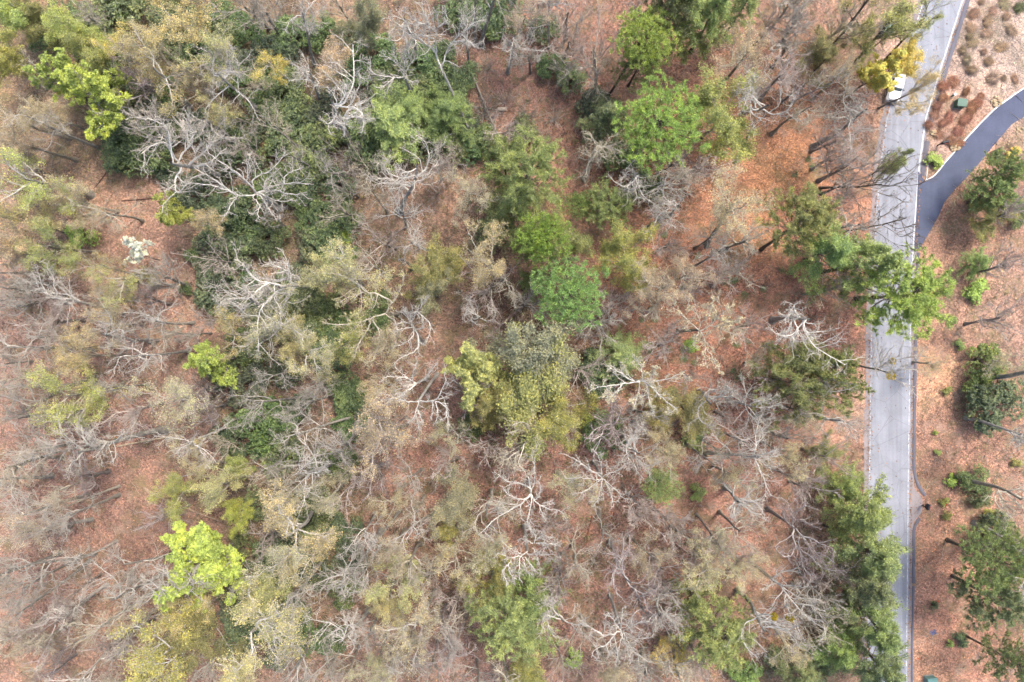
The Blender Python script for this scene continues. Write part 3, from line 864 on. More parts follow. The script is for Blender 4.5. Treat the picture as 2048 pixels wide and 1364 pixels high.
# ------------------------------------------------------------------ traced trees: limbs laid out one by one
S13 = 270.0 / 2046.0
S34 = 700.0 / 2048.0
def traced(org, sc, fork, limbs, zf, zt, look, label, base=None, bark='pale', leaf=None, leafn=0, lsize=0.16, boost=1.0, nter=4, ntw=3, high=None, thick=1.0, name='bare_tree', cat='tree'):
    rg = np.random.default_rng(int(org[0] * 7 + fork[0] * 3 + fork[1]))
    mod = Model()
    def px(p): return org[0] + p[0] * sc, org[1] + p[1] * sc
    fp = np.array(px(fork))
    if base is None:
        X, Y = w(*fp, zf)
        b = np.array((X, Y, 0.0)) + np.array([rg.normal(0, 0.3), rg.normal(0, 0.3), 0])
    else:
        b = np.array((*w(*px(base)), 0.0))
    b[2] = float(gz(b[0], b[1])) - 0.05
    fk = np.array((*w(*fp, zf), zf))
    alld = [np.linalg.norm(np.array(px(p)) - fp) for l in limbs for p in l]
    dmax = max(alld)
    LP, LR = [], []
    for li, l in enumerate(limbs):
        pts = np.array([px(p) for p in l], float)
        dd = np.linalg.norm(pts - fp, axis=1)
        ztop = zt if not (high and li in high) else high[li]
        dm = dmax if not (high and li in high) else dd.max()
        z = zf + (ztop - zf) * (np.clip(dd / dm, 0, 1)) ** 0.85
        q = np.array([(*w(p[0], p[1], zz), zz) for p, zz in zip(pts, z)])
        if dd[0] < 0.16 * dmax: q = np.vstack([fk, q])
        q = resample(q, 16); q[1:-1] += rg.normal(0, 0.05, (14, 3))
        Lm = np.linalg.norm(np.diff(q, axis=0), axis=1).sum()
        LP.append(q); r0 = (0.045 + 0.0075 * Lm) * thick
        LR.append(np.linspace(r0, 0.03, 16))
    LP = np.array(LP) - b; LR = np.array(LR)
    tp = resample([np.zeros(3), (fk - b) * np.array([0.42, 0.42, 0.5]), fk - b], 12)[None]
    tr = (np.linspace(0.27, 0.16, 12) * np.r_[1.75, 1.15, np.ones(10)])[None] * thick
    pts, TP = limb_parts(mod, tp, tr, LP, LR, rg, nsec=9, nter=nter + 1, ntw=ntw + 1, ang=46, lens=(0.32 * boost, 0.5, 0.55), wig=(0.24, 0.26, 0.22), twr=0.019)
    if leaf:
        n = leafn; c = pts[rg.integers(0, len(pts), n)] + rg.normal(0, 0.1, (n, 3))
        V, F = leaves(c, lsize, rg, 0.6, 0.9); mod.add('crown', mk('crown', V, F, M['leaf']), 'leaf')
    root = bpy.data.objects.new(name, None); root.empty_display_size = 0.3; COL.objects.link(root); root.location = b
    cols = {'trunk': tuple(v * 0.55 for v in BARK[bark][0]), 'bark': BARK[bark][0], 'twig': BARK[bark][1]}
    if leaf: cols['leaf'] = LEAF[leaf][0]
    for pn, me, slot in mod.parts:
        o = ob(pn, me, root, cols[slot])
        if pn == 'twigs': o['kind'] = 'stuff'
    register(root, name, look, cat, fp[0], fp[1], label, GROUPS['oak']); THINGS[-1][6] = 62
    return root

traced((370, 260), S13, (1080, 960), [
    [(1080, 940), (960, 800), (750, 620), (560, 500), (350, 330), (330, 200)],
    [(1050, 990), (800, 990), (680, 920), (520, 800), (250, 640), (130, 560)],
    [(800, 985), (700, 940), (420, 840), (240, 820), (0, 780)],
    [(1030, 860), (1040, 740), (1180, 670), (1310, 600), (1450, 450), (1510, 340), (1500, 250)],
    [(1180, 910), (1300, 860), (1500, 820), (1700, 800), (1880, 830)],
    [(1200, 930), (1380, 910), (1530, 970), (1700, 970), (1850, 940)],
    [(1140, 960), (1320, 1050), (1500, 1080), (1640, 1040)],
    [(1150, 1000), (1200, 1100), (1290, 1230), (1390, 1364)],
    [(1030, 1000), (1130, 1140), (1100, 1280), (1130, 1364)],
    [(800, 1000), (700, 1120), (640, 1250), (560, 1364)],
    [(1200, 890), (1220, 770), (1330, 680), (1450, 570)],
    [(1500, 815), (1520, 700), (1640, 620), (1800, 570)],
    [(940, 760), (960, 500), (980, 340)]], 9, 14, 'oak', 'widest whitish bare tree with many crooked limbs at upper left', bark='white', high={0: 19}, thick=1.1)
traced((930, 890), S13, (995, 740), [
    [(990, 740), (1040, 620), (1060, 450), (1045, 290), (1050, 190)], [(990, 660), (930, 620), (800, 570), (650, 550), (530, 470), (440, 390)],
    [(985, 640), (970, 540), (920, 430), (860, 350), (780, 270)], [(1050, 830), (1100, 800), (1150, 680), (1125, 560), (1140, 480)],
    [(1010, 800), (1130, 910), (1280, 970), (1400, 980), (1490, 1040), (1490, 1130)], [(1130, 910), (1160, 1030), (1230, 1150)],
    [(1010, 830), (990, 960), (950, 1120), (960, 1210), (1050, 1364)], [(960, 790), (850, 890), (720, 970), (560, 1060), (400, 1170), (300, 1280), (200, 1364)],
    [(920, 810), (780, 810), (660, 750), (590, 680), (570, 620)], [(850, 895), (840, 1030), (865, 1130)], [(1180, 890), (1290, 860), (1340, 880)]],
    12, 16, 'oak', 'pale bare tree with star-shaped limbs below the wide olive tree', bark='white')
traced((640, 540), S13, (990, 660), [
    [(950, 680), (830, 700), (740, 750), (620, 790), (400, 820), (230, 820), (60, 810)], [(620, 790), (530, 860), (500, 930), (400, 1000), (280, 1080)],
    [(770, 760), (720, 900), (640, 1030), (560, 1180), (520, 1340)], [(790, 760), (880, 890), (910, 1000), (900, 1120), (830, 1290), (800, 1364)],
    [(910, 920), (960, 960), (1010, 1050)], [(1050, 560), (1110, 480), (1160, 380), (1260, 200), (1270, 80), (1250, 0)],
    [(1100, 500), (950, 400), (830, 350), (700, 330), (600, 240), (440, 140), (220, 60), (30, 30)], [(660, 330), (500, 400), (330, 460), (230, 530)],
    [(1010, 690), (1130, 770), (1160, 880), (1170, 1000), (1130, 1150), (1090, 1260)], [(840, 340), (840, 200), (870, 40)]],
    9, 15, 'oak', 'large pale yellowish bare tree with long limbs left of the two fallen logs', bark='tan', leaf='yellow', leafn=1500, thick=1.05)
traced((640, 540), S13, (1400, 840), [
    [(1400, 830), (1340, 720), (1290, 560)], [(1400, 830), (1270, 790), (1150, 840)], [(1420, 870), (1410, 990), (1280, 1110), (1180, 1140)],
    [(1430, 900), (1490, 1010), (1490, 1160), (1420, 1240), (1200, 1340)], [(1390, 870), (1200, 900), (1100, 990)],
    [(1370, 780), (1370, 680), (1450, 620), (1580, 720), (1670, 820), (1660, 980), (1610, 1110)], [(1400, 760), (1520, 560), (1620, 420)]],
    11, 16, 'oak', 'pale bare tree with drooping curved limbs just left of the two fallen logs', base=(1570, 1090), bark='pale')
traced((740, 680), S13, (700, 660), [
    [(700, 660), (820, 590), (900, 490), (1000, 370), (1020, 290)], [(660, 640), (560, 560), (440, 470), (340, 390)], [(580, 580), (400, 560), (260, 560), (170, 610)],
    [(650, 610), (650, 520), (690, 400), (720, 310)], [(680, 680), (580, 690), (440, 690)], [(690, 690), (560, 770), (430, 850), (310, 890), (130, 940), (0, 985)], [(590, 690), (570, 760), (480, 860), (440, 960)]],
    12, 17, 'oak', 'pale bare tree with limbs reaching left of the wide olive tree', base=(880, 560), bark='pale')
traced((740, 680), S13, (740, 920), [
    [(740, 920), (710, 1020), (690, 1120), (720, 1230), (750, 1364)], [(710, 1060), (760, 1150), (800, 1250)], [(690, 1100), (640, 1200), (560, 1260)], [(690, 940), (560, 930), (430, 890), (240, 830)],
    [(770, 930), (980, 910), (1050, 830), (1140, 640), (1130, 480)], [(1000, 930), (1110, 980), (1160, 1040), (1160, 1140), (1210, 1300)], [(990, 930), (1030, 1130), (990, 1240)]],
    13, 18, 'oak', 'bare tree with dark leaning trunk and white limb ends left of the wide olive tree', base=(1020, 520), bark='white')
traced((1480, 1000), S13, (790, 380), [
    [(790, 350), (790, 200), (730, 60), (680, 0)], [(740, 360), (670, 260), (650, 100)], [(810, 410), (920, 530), (1050, 680), (1200, 850), (1300, 980)],
    [(810, 430), (800, 560), (850, 680), (930, 820), (940, 950), (1000, 1070), (1180, 1180)], [(930, 830), (1000, 900), (1040, 1000)], [(910, 540), (1100, 590), (1200, 650), (1380, 730), (1450, 800)],
    [(960, 590), (1100, 760), (1300, 850), (1450, 960)], [(880, 720), (1100, 890), (1250, 1030), (1500, 1080)], [(850, 680), (790, 810), (680, 860), (600, 800), (540, 720)], [(800, 320), (870, 180), (1030, 40)],
    [(840, 320), (970, 320), (1160, 420)]],
    9, 19, 'oak', 'white bare tree with dense purplish twig fan near the lower road', bark='purple', nter=5, ntw=4, boost=1.15, thick=1.1)
traced((1480, 1000), S13, (560, 1250), [
    [(500, 1200), (590, 1110), (760, 1070), (880, 1020), (920, 980)], [(600, 1280), (740, 1300), (980, 1320), (1110, 1210)], [(600, 1280), (811, 1561), (1068, 1818), (1333, 1970)],
    [(600, 1290), (900, 1480), (1200, 1500)], [(520, 1270), (400, 1320), (330, 1364)], [(811, 1561), (1050, 1600), (1300, 1700)], [(700, 1400), (680, 1560), (800, 1760)]],
    11, 20, 'oak', 'pale bare tree with a thick trunk leaning toward the lower right', base=(150, 930), bark='pale', thick=1.15)
traced((760, 0), S13, (870, 900), [
    [(860, 870), (840, 650), (840, 480), (800, 300), (730, 100), (720, 0)], [(840, 800), (740, 690), (540, 540), (450, 420), (330, 290), (180, 220)], [(820, 590), (690, 540), (560, 400), (430, 340)],
    [(750, 420), (680, 370), (520, 310), (430, 220), (320, 150)], [(845, 500), (880, 400), (870, 290), (830, 150)], [(870, 420), (1020, 300), (960, 170), (940, 100)], [(750, 470), (710, 280), (640, 170), (650, 0)],
    [(930, 1000), (1010, 780), (1110, 630), (1250, 480), (1440, 340)], [(1120, 630), (1290, 620), (1430, 690), (1590, 750)], [(1230, 500), (1310, 590), (1370, 640)], [(1180, 560), (1200, 450), (1240, 300)]],
    10, 19, 'oak', 'tall white forked bare tree with a long leaning trunk at the top', base=(1402, 2098), bark='white')
traced((760, 0), S13, (350, 1120), [
    [(340, 1100), (250, 960), (100, 850), (0, 780)], [(270, 970), (220, 850), (200, 680)], [(370, 1090), (370, 940), (440, 840), (400, 720), (390, 580)], [(370, 950), (330, 850), (310, 740)], [(380, 1120), (440, 1000), (510, 920), (580, 880)],
    [(330, 1180), (100, 1160), (-80, 1120), (-200, 1000)], [(200, 1180), (80, 1290), (-60, 1330)], [(400, 1180), (470, 1230), (580, 1210)]],
    10, 15, 'oak', 'white crooked bare tree left of the tall forked bare tree', bark='white')
traced((960, 1040), S13, (720, 470), [
    [(820, 350), (840, 260), (780, 150), (700, 20)], [(840, 310), (920, 260), (1000, 180)], [(850, 350), (960, 350), (1010, 260), (1110, 250)], [(870, 350), (1100, 370), (1220, 400)], [(800, 360), (720, 310), (600, 280)],
    [(650, 520), (520, 470), (380, 380)], [(640, 540), (450, 570), (350, 530), (260, 510)], [(470, 600), (440, 660), (370, 740), (350, 820), (430, 970)], [(600, 580), (590, 780), (620, 920)], [(650, 560), (680, 680), (750, 850)],
    [(680, 560), (830, 740), (940, 760)], [(800, 420), (860, 520), (880, 620), (910, 680)], [(430, 680), (460, 820), (560, 900)], [(720, 520), (950, 520), (1150, 520)]],
    12, 16, 'oak', 'whitest bare tree with dense tangled limbs above the bottom edge', bark='white', nter=5, ntw=4, boost=1.15)
traced((1290, 560), S13, (820, 760), [
    [(780, 730), (660, 620), (520, 490), (340, 350)], [(830, 700), (830, 640), (790, 530), (720, 460), (680, 440), (640, 260)], [(820, 770), (760, 900), (750, 960), (790, 1010)], [(850, 780), (900, 900), (910, 1040), (920, 1300)],
    [(910, 1040), (1000, 1120), (1050, 1250), (1120, 1364)], [(850, 770), (990, 690), (1130, 720), (1250, 780), (1400, 840)], [(1000, 690), (1100, 560), (1250, 440), (1350, 380)], [(850, 650), (940, 560), (1000, 400), (1050, 260)], [(1130, 700), (1280, 640), (1440, 600)]],
    9, 13, 'oak', 'pale bare tree with tan leaves spreading right of its dark trunk foot', base=(500, 775), bark='tan', leaf='cream', leafn=2600, lsize=0.17)
traced((650, 450), S34, (1840, 915), [
    [(1840, 910), (1740, 930), (1600, 950), (1540, 980)], [(1850, 910), (1950, 910), (2060, 880), (2110, 850)], [(1840, 920), (1830, 1000), (1800, 1080)], [(1880, 920), (1960, 1000), (2060, 1080)], [(1810, 920), (1720, 860), (1640, 820)], [(1900, 905), (1940, 820)],
    [(1860, 900), (1840, 810), (1800, 770)], [(1880, 930), (1900, 1040), (1930, 1100)], [(1740, 930), (1680, 1000), (1600, 1010)]],
    11, 15, 'oak', 'white-limbed bare tree covered in cream buds right of the wide olive tree', bark='white', leaf='cream', leafn=3600, lsize=0.15)
traced((650, 898), S34, (1620, 170), [
    [(1620, 160), (1610, 70), (1570, 0)], [(1620, 165), (1530, 110), (1480, 70), (1400, 30)], [(1600, 180), (1500, 170), (1400, 170)], [(1600, 190), (1530, 240), (1450, 270)], [(1640, 190), (1680, 280), (1690, 340)], [(1640, 185), (1720, 260), (1760, 300)], [(1640, 150), (1700, 130), (1760, 90)], [(1620, 190), (1600, 290), (1560, 340)]],
    12, 16, 'oak', 'pale bare tree left of the small lone pine', bark='pale', boost=1.2)
traced((650, 898), S34, (1735, 1065), [
    [(1730, 1060), (1740, 970), (1740, 930)], [(1720, 1070), (1640, 1090), (1580, 1060), (1530, 1030)], [(1700, 1080), (1640, 1150), (1580, 1170), (1560, 1220)], [(1740, 1080), (1720, 1170), (1700, 1240)], [(1750, 1080), (1800, 1180), (1860, 1220)], [(1755, 1060), (1830, 1020), (1900, 1010)], [(1755, 1075), (1830, 1110), (1890, 1100)], [(1720, 1050), (1680, 990), (1650, 950)], [(1735, 1090), (1770, 1180), (1790, 1250)]],
    12, 17, 'oak', 'white bare tree with radiating limbs between two pines at the bottom', bark='white', nter=5, boost=1.25)
traced((650, 450), S34, (540, 935), [[(540, 930), (480, 900), (420, 850)], [(560, 920), (620, 870), (660, 830)]], 14, 16, 'oak', 'short pale bare treetop left of the wide olive tree', bark='pale') if False else None

# ------------------------------------------------------------------ the rest of the wood, one by one
T = plant
# upper left
T('haze', 30, 25, 48, 'lime2'); T('shrub', 85, 80, 28, 'deep'); T('shrub', 130, 38, 36, 'mid'); T('shrub', 222, 35, 62, 'mid'); T('shrub', 205, 140, 48, 'deep')
T('rosette', 137, 155, 42, 'lime', label='soft lime tree above the brightest lime tree at upper left')
T('rosette', 205, 218, 60, 'lime', model=1, label='brightest lime green leafy tree at upper left')
T('haze', 165, 78, 50, 'ygreen'); T('haze', 182, 118, 45, 'ygreen')
T('bud', 250, 110, 38, 'gold', 'tan', label='golden-leaved budding tree at upper left'); T('cream', 300, 85, 55, 'tan', 'tan'); T('bud', 312, 150, 72, 'yellow', 'pale')
T('oak', 470, 150, 78, None, 'white', base=(520, 225)); T('bud', 545, 120, 40, 'gold', 'pale'); T('bud', 430, 100, 55, 'yellow', 'pale')
T('oak', 590, 35, 65, None, 'white', base=(630, 130)); T('bud', 350, 20, 66, 'yellow', 'grey'); T('oak', 600, 150, 42, None, 'white'); T('bud', 665, 115, 42, 'tan', 'grey')
T('oak', 345, 300, 84, None, 'pale'); T('oak', 400, 240, 60, None, 'grey'); T('vase', 490, 285, 42, None, 'pink')
for a in ((255, 270, 60, 'deep'), (297, 300, 50, 'deep'), (240, 308, 35, 'dark'), (565, 200, 55, 'mid'), (580, 255, 60, 'deep'), (340, 240, 40, 'dark'), (375, 68, 40, 'dark'), (437, 25, 30, 'deep'), (665, 440, 48, 'deep'), (460, 445, 60, 'dark'), (385, 390, 42, 'dark'), (342, 352, 25, 'dark'), (395, 255, 35, 'dark'), (520, 190, 35, 'mid'), (625, 300, 50, 'mid'), (430, 330, 32, 'dark'), (430, 480, 42, 'dark'), (275, 205, 34, 'mid'), (160, 60, 30, 'mid'), (490, 60, 36, 'deep')):
    T('shrub', *a)
T('rosette', 345, 432, 32, 'lime', model=0, label='small bright lime sapling beside the dark shrubs at left')
T('bud', 62, 355, 76, 'lime2', 'grey', label='wide yellow-lime budding tree at the left edge'); T('bud', 40, 230, 60, 'tan', 'tan'); T('bud', 90, 215, 48, 'tan', 'tan'); T('cream', 28, 280, 52, 'tan', 'tan')
T('bud', 40, 440, 52, 'yellow', 'tan'); T('bud', 150, 405, 52, 'tan', 'tan'); T('haze', 75, 45, 40, 'olive'); T('haze', 15, 110, 42, 'ygreen')
# top middle
T('haze', 715, 50, 46, 'greyg'); T('shrub', 975, 18, 56, 'deep'); T('shrub', 905, 12, 36, 'deep'); T('shrub', 1010, 45, 30, 'deep')
T('oak', 998, -62, 70, None, 'grey', base=(962, 92), h=24); T('oak', 955, -70, 60, None, 'pink', base=(951, 88), h=23); T('oak', 1062, -92, 60, None, 'grey', base=(1020, 22), h=22)
T('cream', 1036, 42, 52, 'cream', 'tan'); T('vase', 1065, 95, 45, None, 'grey'); T('oak', 1105, 22, 54, None, 'white', base=(1098, 98)); T('vase', 1183, 90, 62, None, 'pink', base=(1192, 206))
T('pine', 1295, 70, 66, 'bright', base=(1217, 192), label='topmost bright green tufted pine with leaning dark trunk'); T('openpine', 1282, 125, 40, 'green', h=12)
T('pine', 1315, 240, 88, 'bright', h=17, label='biggest round bright green tufted pine'); T('feather', 1220, 240, 42, 'mid'); T('haze', 1440, 222, 80, 'yolive', h=14, label='round yellow-olive tree behind the biggest round pine')
T('openpine', 1065, 345, 76, 'lightg', label='yellow-green tufted pine above the middle of the wood'); T('openpine', 1012, 308, 42, 'green', h=13); T('feather', 1020, 415, 58, 'green'); T('feather', 985, 460, 34, 'mid')
T('pine', 1160, 407, 30, 'bluegreen', h=9); T('openpine', 1217, 403, 46, 'lightg', h=10); T('pine', 1094, 472, 56, 'bright', h=18); T('openpine', 1060, 490, 34, 'green', h=13)
T('oak', 1190, 318, 58, None, 'tan', base=(1168, 358)); T('feather', 787, 236, 66, 'lightg', h=9); T('feather', 886, 232, 46, 'green', h=9); T('feather', 820, 215, 40, 'lightg', h=8)
T('oak', 820, 335, 72, None, 'pale', base=(800, 425)); T('oak', 668, 225, 82, None, 'white', base=(712, 285)); T('oak', 800, 424, 50, None, 'white'); T('cream', 935, 375, 50, 'cream', 'tan'); T('vase', 905, 330, 36, None, 'pink')
T('oak', 730, 185, 50, None, 'grey'); T('oak', 660, 330, 50, None, 'grey'); T('vase', 690, 375, 40, None, 'grey')
for a in ((978, 126, 30, 'grey'), (1057, 222, 36, 'grey'), (968, 220, 36, 'grey'), (1110, 230, 30, 'pale'), (1140, 170, 28, 'pink'), (1010, 195, 26, 'pink'), (870, 385, 34, 'pink'), (700, 345, 30, 'pink'), (1090, 270, 24, 'pink')):
    T('twigbush', a[0], a[1], a[2], None, a[3])
for a in ((1197, 225, 44, 'dark'), (1290, 372, 36, 'deep'), (1140, 157, 28, 'mid'), (975, 282, 34, 'deep'), (740, 100, 46, 'deep'), (700, 150, 36, 'deep'), (840, 120, 38, 'deep'), (880, 165, 36, 'mid'), (760, 200, 34, 'dark'), (730, 300, 40, 'deep'), (840, 285, 38, 'dark'), (1045, 265, 30, 'mid'), (1090, 60, 30, 'dark'), (930, 150, 28, 'mid'), (640, 60, 34, 'deep'), (1100, 130, 26, 'deep'), (1240, 300, 40, 'mid')):
    T('shrub', *a)
T('oak', 1320, 424, 48, None, 'pale')
# top right
T('feather', 1380, 20, 52, 'green', h=17); T('feather', 1425, 38, 46, 'green', h=15); T('feather', 1490, 8, 34, 'lightg', h=14); T('openpine', 1350, -10, 50, 'mid', h=18)
T('cream', 1500, 95, 72, 'tan', 'tan'); T('oak', 1575, 142, 54, None, 'pink'); T('oak', 1520, 200, 64, None, 'pale', base=(1490, 222)); T('vase', 1620, 25, 62, None, 'grey'); T('vase', 1545, 45, 45, None, 'pink')
T('bud', 1792, 35, 58, 'ygreen', 'dark', base=(1690, 150)); T('bud', 1735, 18, 52, 'ygreen', 'dark', base=(1640, 120)); T('bud', 1680, 70, 45, 'olive', 'dark'); T('bud', 1860, 40, 48, 'lime2', 'dark', base=(1745, 145), h=16)
T('rosette', 1755, 150, 38, 'gold', 'dark', h=10, label='golden yellow tree on the left side of the white truck'); T('haze', 1810, 122, 34, 'gold', 'grey', h=10); T('bud', 1838, 170, 46, 'yellow', 'grey', h=14)
T('oak', 1724, 212, 62, None, 'grey', base=(1625, 294), label='bare grey tree with a dark-footed trunk slanting toward the white truck'); T('snag', 1520, 262, 36, None, 'white', base=(1471, 325), label='small white dead tree right of the round yellow-olive tree')
T('wisp', 1790, 360, 72, None, 'dark', base=(1640, 376), h=17); T('haze', 1789, 325, 24, 'green', 'dark', h=11); T('wisp', 1795, 440, 70, None, 'dark', base=(1690, 462), h=15); T('vase', 1700, 330, 55, None, 'pink')
T('openpine', 1604, 432, 60, 'lightg', base=(1520, 500)); T('cream', 1457, 420, 72, 'tan', 'tan', base=(1412, 490)); T('vase', 1690, 410, 46, None, 'pink'); T('haze', 1655, 120, 40, 'olive', 'dark')
T('openpine', 2018, 335, 40, 'green', h=9); T('openpine', 1998, 386, 42, 'green', h=8); T('haze', 1985, 428, 40, 'yolive', h=6); T('vase', 2030, 430, 45, None, 'pink')
T('smallshrub', 1872, 320, 15, 'bright', label='bright green low bush inside the driveway fork'); T('smallshrub', 2032, 302, 9, 'gold'); T('smallshrub', 2016, 312, 8, 'gold'); T('smallshrub', 2000, 308, 12, 'mid')
# left
T('shrub', 160, 470, 28, 'bright', label='round bright green shrub near the left edge'); T('bud', 113, 492, 52, 'lime2', 'tan'); T('bud', 27, 478, 52, 'tan', 'tan')
T('rosette', 268, 507, 25, 'white', 'pink', h=9, label='white-blossomed small tree on open leaf litter at left')
T('oak', 85, 590, 62, None, 'pale', base=(250, 625)); T('bud', 246, 563, 46, 'ygreen', 'tan'); T('bud', 205, 597, 46, 'tan', 'tan'); T('cream', 212, 642, 56, 'tan', 'tan'); T('oak', 34, 700, 62, None, 'grey', base=(190, 700)); T('bud', 150, 500, 45, 'yellow', 'grey', base=(345, 572))
T('bud', 160, 712, 52, 'yellow', 'tan'); T('bud', 145, 785, 66, 'ygreen', 'tan'); T('oak', 290, 725, 60, None, 'pale', base=(380, 700)); T('cream', 340, 790, 70, 'tan', 'pink'); T('oak', 370, 870, 66, None, 'pale', base=(470, 850))
T('oak', 190, 877, 82, None, 'grey', base=(330, 860)); T('oak', 37, 805, 56, None, 'grey', base=(190, 755)); T('vase', 60, 910, 55, None, 'grey'); T('vase', 260, 820, 46, None, 'pink')
T('rosette', 417, 715, 46, 'lime', model=2, label='bright lime green tree left of centre'); T('shrub', 448, 745, 28, 'deep')
for a in ((434, 580, 46, 'dark'), (383, 510, 15, 'mid'), (369, 577, 13, 'deep'), (632, 490, 36, 'dark'), (632, 685, 42, 'dark'), (490, 770, 46, 'dark'), (530, 853, 56, 'deep'), (470, 880, 40, 'dark'), (690, 780, 35, 'deep'), (523, 880, 22, 'bright'), (660, 715, 36, 'dark'), (670, 490, 46, 'deep'), (700, 795, 36, 'deep'), (940, 855, 27, 'deep'), (1204, 747, 46, 'dark'), (1204, 870, 40, 'deep'), (565, 910, 40, 'deep'), (684, 925, 32, 'deep'), (690, 1055, 30, 'dark'), (545, 1150, 50, 'deep'), (513, 1010, 28, 'mid'), (632, 1140, 36, 'dark'), (622, 1285, 36, 'deep'), (600, 620, 36, 'mid'), (470, 520, 30, 'dark'), (540, 480, 40, 'deep'), (600, 560, 34, 'dark'), (750, 640, 26, 'deep'), (760, 600, 22, 'deep'), (640, 1010, 36, 'mid'), (700, 850, 34, 'deep'), (480, 1090, 24, 'mid'), (555, 1250, 36, 'mid'), (470, 1280, 36, 'mid'), (690, 1180, 34, 'mid')):
    T('shrub', *a)
T('vase', 430, 515, 46, None, 'pink'); T('vase', 420, 635, 32, None, 'pink'); T('oak', 565, 555, 92, None, 'pale', base=(640, 560)); T('cream', 530, 645, 80, 'tan', 'pale'); T('bud', 650, 555, 52, 'yellow', 'pale'); T('bud', 625, 722, 50, 'yellow', 'pale')
T('oak', 505, 805, 56, None, 'grey', base=(610, 792)); T('oak', 560, 750, 52, None, 'grey'); T('oak', 580, 853, 66, None, 'grey', base=(720, 830)); T('smallshrub', 695, 475, 14, 'lime')
# middle
T('vase', 770, 482, 56, None, 'pink'); T('snag', 810, 522, 30, None, 'white', label='small white dead tree above the long-limbed yellowish tree'); T('bud', 700, 560, 70, 'yellow', 'pale'); T('bud', 972, 539, 72, 'yellow', 'tan', base=(1005, 560), label='pale yellow budding tree with straight spreading limbs above the logs')
T('haze', 880, 532, 46, 'olive'); T('haze', 860, 590, 36, 'greyg'); T('snag', 920, 580, 16, None, 'white', h=3, label='small white star-shaped stump left of the yellow budding tree')
T('haze', 1145, 505, 66, 'olive'); T('haze', 1255, 508, 62, 'yolive'); T('pine', 1132, 590, 74, 'bluegreen', h=17, label='round cool green tufted pine in the middle of the wood'); T('feather', 1070, 560, 30, 'green', h=8)
T('bud', 695, 672, 52, 'ygreen', 'tan'); T('rosette', 958, 735, 58, 'lime2', label='lime-olive leafy tree above the wide olive tree'); T('haze', 1077, 713, 72, 'greyg', label='soft grey-green tree below the two fallen logs'); T('haze', 1055, 815, 84, 'yolive', h=13, label='widest yellow-olive tree right of centre bottom half'); T('haze', 1135, 810, 60, 'yolive', h=13); T('haze', 990, 810, 45, 'olive', h=11)
T('vase', 1228, 612, 42, None, 'pink'); T('vase', 1176, 672, 32, None, 'pink'); T('snag', 927, 872, 38, None, 'grey', h=8, label='grey dead tree below left of the widest olive tree'); T('feather', 1238, 703, 42, 'lightg', h=8); T('oak', 1125, 862, 42, None, 'pink'); T('smallshrub', 1173, 842, 16, 'lime')
T('cream', 750, 877, 80, 'tan', 'pink'); T('oak', 688, 875, 60, None, 'grey'); T('vase', 978, 888, 38, None, 'pink'); T('oak', 1272, 892, 52, None, 'pale'); T('haze', 1320, 820, 38, 'olive', h=8)
T('cream', 1365, 535, 58, 'tan', 'tan', base=(1312, 585)); T('oak', 1601, 631, 76, None, 'pale', base=(1545, 640)); T('feather', 1660, 500, 58, 'green', base=(1610, 520), h=17); T('feather', 1735, 527, 58, 'green', base=(1625, 548), h=18)
T('openpine', 1816, 580, 80, 'bright', 'dark', base=(1712, 597), h=16, label='bright green tree overhanging the road below the driveway'); T('openpine', 1618, 722, 84, 'green', base=(1590, 838), h=15, label='left of two green trees with leaning trunks beside the road'); T('openpine', 1683, 725, 56, 'green', base=(1637, 836), h=15, label='right of two green trees with leaning trunks beside the road')
T('oak', 1512, 812, 52, None, 'pale'); T('oak', 1490, 890, 58, None, 'pink'); T('oak', 1683, 853, 60, None, 'pale'); T('wisp', 1785, 735, 72, None, 'grey', base=(1700, 730), h=15, label='bare thin-branched tree reaching across the road holding mistletoe'); T('haze', 1375, 812, 48, 'olive', h=8); T('smallshrub', 1392, 870, 24, 'lightg'); T('smallshrub', 1385, 690, 14, 'bright'); T('vase', 1560, 760, 40, None, 'pink'); T('vase', 1450, 560, 44, None, 'pink'); T('vase', 1390, 760, 36, None, 'pink')
# right of the road
T('feather', 1963, 529, 26, 'green', h=5); T('smallshrub', 1953, 576, 22, 'bright'); T('cream', 1872, 730, 32, 'tan', 'tan', h=7); T('shrub', 1970, 722, 36, 'green'); T('shrub', 1990, 808, 52, 'dark'); T('shrub', 1962, 770, 28, 'green'); T('cream', 2012, 722, 42, 'tan', 'tan', h=9); T('vase', 2020, 540, 48, None, 'pink'); T('oak', 2075, 860, 70, None, 'pale', base=(1930, 835)); T('oak', 2120, 765, 70, None, 'pale', base=(1978, 752), h=20); T('shrub', 1950, 960, 28, 'mid'); T('shrub', 1962, 990, 22, 'mid'); T('vase', 2010, 640, 48, None, 'pink'); T('oak', 2060, 1000, 60, None, 'tan')
T('pine', 2010, 1130, 78, 'green', h=15, label='large dark pine at the right edge'); T('openpine', 1998, 1208, 56, 'mid', h=12); T('openpine', 2030, 1330, 44, 'mid', h=13); T('shrub', 1985, 1075, 45, 'dark'); T('oak', 2100, 1100, 60, None, 'pale', base=(1948, 1046), h=20); T('shrub', 2030, 430, 25, 'mid'); T('shrub', 1962, 398, 22, 'mid')
for a in ((1902, 961, 12, 'bright'), (1890, 1002, 9, 'yolive'), (1895, 1031, 9, 'yolive'), (1926, 1280, 14, 'deep'), (1869, 1211, 8, 'deep'), (1921, 690, 10, 'lightg'), (1906, 640, 8, 'lightg'), (1895, 780, 9, 'yolive'), (1872, 865, 5, 'lime'), (1875, 905, 6, 'lime2'), (1900, 1288, 7, 'lime2'), (1930, 1175, 10, 'mid'), (1985, 1035, 16, 'lime2'), (2035, 925, 10, 'yolive')):
    T('smallshrub', *a)
